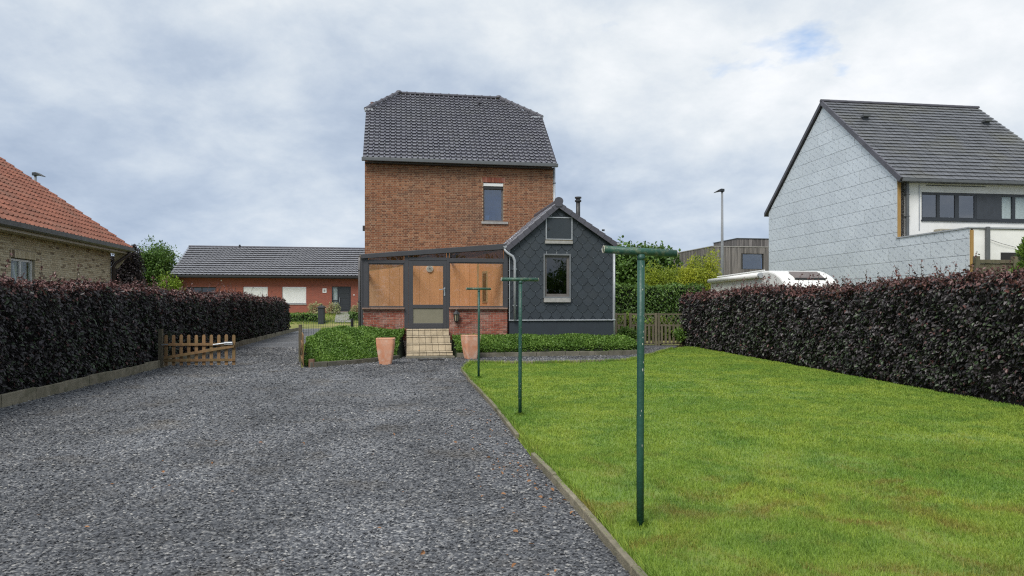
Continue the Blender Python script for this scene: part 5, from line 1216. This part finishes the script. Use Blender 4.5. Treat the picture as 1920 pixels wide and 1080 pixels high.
for i, (x, y, rx, zt, sd, lab) in enumerate([(7.95, 36.6, 1.55, 3.9, 21, 'yellow-green feathery shrub growing nearer the annex'), (9.75, 36.2, 1.15, 4.55, 22, 'tall bright yellow feathery shrub beside the camper awning')]):
    tree('golden_shrub', lab, x, y, lumpy(rx, 1.0, .6, zt, 10, sd, .55), .7, .06, 12000, .13, mLeafY, 'shrub', 'golden shrubs', z0=0, wide=.3, flat=.9, tlow=.0 if i == 0 else .25, thigh=.75 if i == 0 else 1)
tree('garden_shrub', 'light green leafy shrub growing through the lattice fence', 6.2, 28.95, lumpy(1.0, .45, .1, 1.25, 8, 31), .3, .03, 1500, .13, mat('fresh_leaf', (.12, .2, .03), .5, tint=[(0, (.05, .10, .015)), (1, (.24, .34, .04))], transl=.25), 'shrub', z0=0)
tree('garden_shrub', 'fresh green climber growing between the fence posts near the annex', 5.0, 28.9, lumpy(.75, .4, .1, 1.3, 8, 36), .3, .03, 1500, .12, MATS['fresh_leaf'], 'shrub', z0=0)
tree('garden_shrub', 'small leafy plant at the corner of the annex, beside the fence', 4.45, 26.6, lumpy(.45, .4, .05, .85, 6, 33), .25, .02, 900, .10, mLeaf, 'shrub', z0=0, thigh=1)
tree('garden_shrub', 'low leafy plant against the foot of the beech hedge by the fence', 6.9, 28.1, lumpy(.35, .35, .05, .75, 5, 34), .2, .02, 700, .10, mLeaf, 'shrub', z0=0)
cf = thing('conifer', 'fresh green conifer tip rising above the hedge beside the plank fence', 'conifer', (11.25, 15.0, 0))
n = 5200; zz = RNG.random(n) ** .8 * 3.05; rr = (.14 + .50 * (1 - zz / 3.1)) * RNG.uniform(.3, 1.1, n) * (1 + .3 * np.sin(zz * 14)); aa = RNG.uniform(0, 6.28, n); Pc = np.stack([np.cos(aa) * rr, np.sin(aa) * rr, zz], 1)
obj('crown', leaves_mesh('crown', Pc, np.stack([np.cos(aa), np.sin(aa), np.full(n, 1.1)], 1) + rnd(n, 3) * .3, rnd(n, 3), RNG.uniform(.06, .13, n), mat('conifer_leaf', (.12, .22, .03), .6, tint=[(0, (.05, .10, .015)), (1, (.22, .36, .05))], transl=.2), RNG.random(n), wide=.3), None, cf, kind='stuff')
obj('trunk', MB().tube([(0, 0, -.05), (0, 0, 2.9)], [.06, .01], 6), mBark, cf)
for (x, y, lab, sd) in ((-15.55, 55.1, 'pale variegated shrub behind the box hedge, left of the dark pillar', 41), (-14.3, 55.3, 'rounded shrub with pinkish tips beside the bungalow door', 42), (-12.2, 55.6, 'pale pinkish shrub near the sunroom downpipe, right of the bungalow door', 43)):
    tree('flowering_shrub', lab, x, y, lumpy(.72, .6, -.1, 1.05, 6, sd), .3, .03, 1500, .10, mFlower, 'shrub', 'shrubs along the bungalow front', simple=True, z0=float(gz(x, y)) - .05)
gpl = thing('garden_pillar', 'small black pillar lamp standing at the end of the box hedge', 'pillar', (-14.45, 52.6, float(gz(-14.45, 52.6)))); obj('shaft', MB().box(-.22, .22, -.22, .22, -.1, 1.15), mAnth, gpl, bevel=.02)
obj('cap', MB().loft([[(sx_ * a, sy_ * a, z_) for sx_, sy_ in ((-1, -1), (1, -1), (1, 1), (-1, 1))] for a, z_ in ((.28, 1.15), (.28, 1.20), (.10, 1.33), (.05, 1.34), (.05, 1.42))]), mBlack, gpl)


def to_world(u, v): return OX + u * math.cos(TH) - v * math.sin(TH), OY + u * math.sin(TH) + v * math.cos(TH)


def poly_dist(x, y, path):           # distance to a polyline
    d = np.full(len(x), 1e9)
    for (a, b) in zip(path, path[1:]):
        ax_, ay = a; bx, by = b; L2 = (bx - ax_) ** 2 + (by - ay) ** 2; t = np.clip(((x - ax_) * (bx - ax_) + (y - ay) * (by - ay)) / L2, 0, 1); d = np.minimum(d, np.hypot(x - ax_ - t * (bx - ax_), y - ay - t * (by - ay)))
    return d


def ground_cover(name, label, poly, front, hfun, n, size, edge=None, edge_side=1):
    t = thing(name, label, 'groundcover'); P = np.array(poly); lo, hi = P.min(0), P.max(0)
    def surf(x, y): return hfun(x, y, poly_dist(x, y, front)) * (1 + .04 * np.sin(x * 3.1 + np.sin(y * 3)) + .03 * np.sin(y * 5.3 + x * 2.2)) 
    g_ = .12; xs = np.arange(lo[0] - .1, hi[0] + .1, g_); ys = np.arange(lo[1] - .1, hi[1] + .1, g_); X, Y = np.meshgrid(xs, ys); ins = in_poly(X.ravel(), Y.ravel(), poly)
    Z = np.where(ins, surf(X.ravel(), Y.ravel()) - .07, -.05); nx = len(xs); i = (np.arange(len(ys) - 1)[:, None] * nx + np.arange(nx - 1)[None]).ravel(); F = np.stack([i, i + 1, i + nx + 1, i + nx], 1); F = F[ins[F].any(1)]
    obj('stems', raw_mesh('stems', np.stack([X.ravel(), Y.ravel(), Z], 1), None, F, mCoreG), None, t)
    x = RNG.uniform(lo[0], hi[0], n * 3); y = RNG.uniform(lo[1], hi[1], n * 3); k = in_poly(x, y, poly); x = x[k][:n]; y = y[k][:n]; n = len(x); z = surf(x, y) - RNG.random(n) ** 2 * .12
    m2 = n // 2; fp = np.array(edge or front); sg = np.diff(fp, axis=0); ln_ = np.hypot(sg[:, 0], sg[:, 1]); kk = RNG.choice(len(sg), m2, p=ln_ / ln_.sum()); tt = RNG.random(m2); q = fp[kk] + sg[kk] * tt[:, None]
    cx_, cy_ = P.mean(0); nr = np.stack([sg[kk][:, 1], -sg[kk][:, 0]], 1) / ln_[kk][:, None]; inn = RNG.uniform(.0, .30, m2)
    q = q - nr * inn[:, None] * (1 if edge_side > 0 else -1); zf = surf(q[:, 0], q[:, 1]); x = np.concatenate([x, q[:, 0]]); y = np.concatenate([y, q[:, 1]]); z = np.concatenate([z, .05 + (zf - .03) * RNG.random(m2) ** .8]); n = len(x)
    e = .03; gx = (surf(x + e, y) - surf(x - e, y)) / (2 * e); gy = (surf(x, y + e) - surf(x, y - e)) / (2 * e); nn = np.stack([-gx, -gy, np.ones(n)], 1); nn /= np.linalg.norm(nn, axis=1, keepdims=True)
    wv = .5 + .5 * np.sin(x * 3.7 + 1) * np.sin(y * 4.1)
    obj('foliage', leaves_mesh('foliage', np.stack([x, y, z], 1), nn * .6 + rnd(n, 3) * .6, nn * .8 + rnd(n, 3) * .5 + np.array([0, 0, .4]), size * RNG.uniform(.6, 1.4, n), mCover, np.clip(.05 + .6 * RNG.random(n) + .3 * wv, 0, 1), wide=.66), None, t, kind='stuff')


kl = [(-5.42, 18.35), (-5.0, 18.62), (-4.62, 19.15), (-4.05, 20.05), (-3.58, 21.35)]
bedL = kl + [to_world(1.36, -.06), (-4.82, 22.25), (-5.25, 21.4), (-5.85, 19.7)]
ground_cover('groundcover_mound', 'mound of low green evergreen groundcover left of the steps', bedL, kl, lambda x, y, d: .10 + .90 * (1 - np.exp(-d / .75)) * np.clip(.5 + (y - 18.3) / 4.5, .45, 1.12), 26000, .054, edge=kl)
kr = [to_world(2.95, -.95), to_world(5.5, -.85), to_world(8.4, -.75), to_world(9.1, -.55), to_world(9.2, .2)]
bedR = kr + [to_world(8.4, -.04), to_world(2.86, -.04)]
ground_cover('groundcover_strip', 'strip of low green groundcover under the lantern and annex wall', bedR, [to_world(2.8, -1.05)] + [to_world(5.5, -1.02), to_world(8.4, -.92), to_world(9.2, -.7), to_world(9.4, .2)], lambda x, y, d: .10 + .62 * (1 - np.exp(-d / .42)), 24000, .052, edge=kr)
edging('bed_edging', 'low mossy concrete edging in front of the groundcover mound', [(-5.3, 18.2), (-4.93, 18.5), (-4.52, 19.05), (-3.95, 19.98), (-3.47, 21.25)], .06, .13, .55, mConcG)
edging('bed_edging', 'low stone edging along the groundcover strip under the annex', [to_world(2.93, -1.02), to_world(5.5, -.95), to_world(8.4, -.85), to_world(9.15, -.62)], .06, .15, .5, mConcG)
stp = thing('short_stump', 'short reddish timber stump at the corner of the groundcover mound', 'stump', (-5.28, 18.28, 0)); obj('block', MB().box(-.07, .07, -.06, .06, -.05, .22), mat('red_stump', (.16, .09, .06), .85, bump=.4), stp, bevel=.01)


def rough_grass():                   # longer grass between the drive and the house, and on the bank beyond
    V = []; F = []; b = 0
    for (poly, n, h, w_) in (([(-5.4, 21.0), (-5.0, 22.6), (-6.0, 30), (-12.5, 50.5), (-13.9, 50.8), (-8.7, 29.3), (-7.9, 26), (-6.2, 20.3)], 26000, .16, .02), ([(-18.5, 51.6), (-8, 53.6), (-9, 57), (-19.5, 55)], 9000, .12, .035)):
        P = np.array(poly); lo, hi = P.min(0), P.max(0); x = RNG.uniform(lo[0], hi[0], n * 4); y = RNG.uniform(lo[1], hi[1], n * 4); k = in_poly(x, y, poly); x = x[k][:n]; y = y[k][:n]; m_ = len(x); z = gz(x, y) - .03; a = RNG.uniform(0, 6.28, m_); hh = h * RNG.uniform(.4, 1.2, m_); dx, dy = np.cos(a), np.sin(a)
        V.append(np.stack([np.stack([x - dx * w_ / 2, y - dy * w_ / 2, z], -1), np.stack([x + dx * w_ / 2, y + dy * w_ / 2, z], -1), np.stack([x + rnd(m_) * hh * .4, y + rnd(m_) * hh * .4, z + hh], -1)], 1).reshape(-1, 3)); F.append(b + np.arange(m_ * 3).reshape(-1, 3)); b += m_ * 3
    o = obj('rough_grass', raw_mesh('rough_grass', np.concatenate(V), np.concatenate(F), None, mBlade), None, kind='stuff'); tag(o, 'longer rough grass beside the driveway and on the bank beyond', 'grass')


rough_grass()


def tree_belt():                     # the wooded end of the garden behind the camera, seen mirrored in the annex window
    L = []; rs = random.Random(4)
    for k in range(26): x = -6 + k * 2.3; L.append((x, -30 + rs.uniform(-2, 2) - .12 * x, rs.uniform(3.0, 4.6), 2.4, 2.0, rs.uniform(3.0, 4.4)))
    o = obj('tree_belt', crown_mesh(L, 36000, .42, mLeaf, simple=True), None, kind='stuff'); tag(o, 'dense belt of green trees mirrored in the annex window', 'trees')


tree_belt()
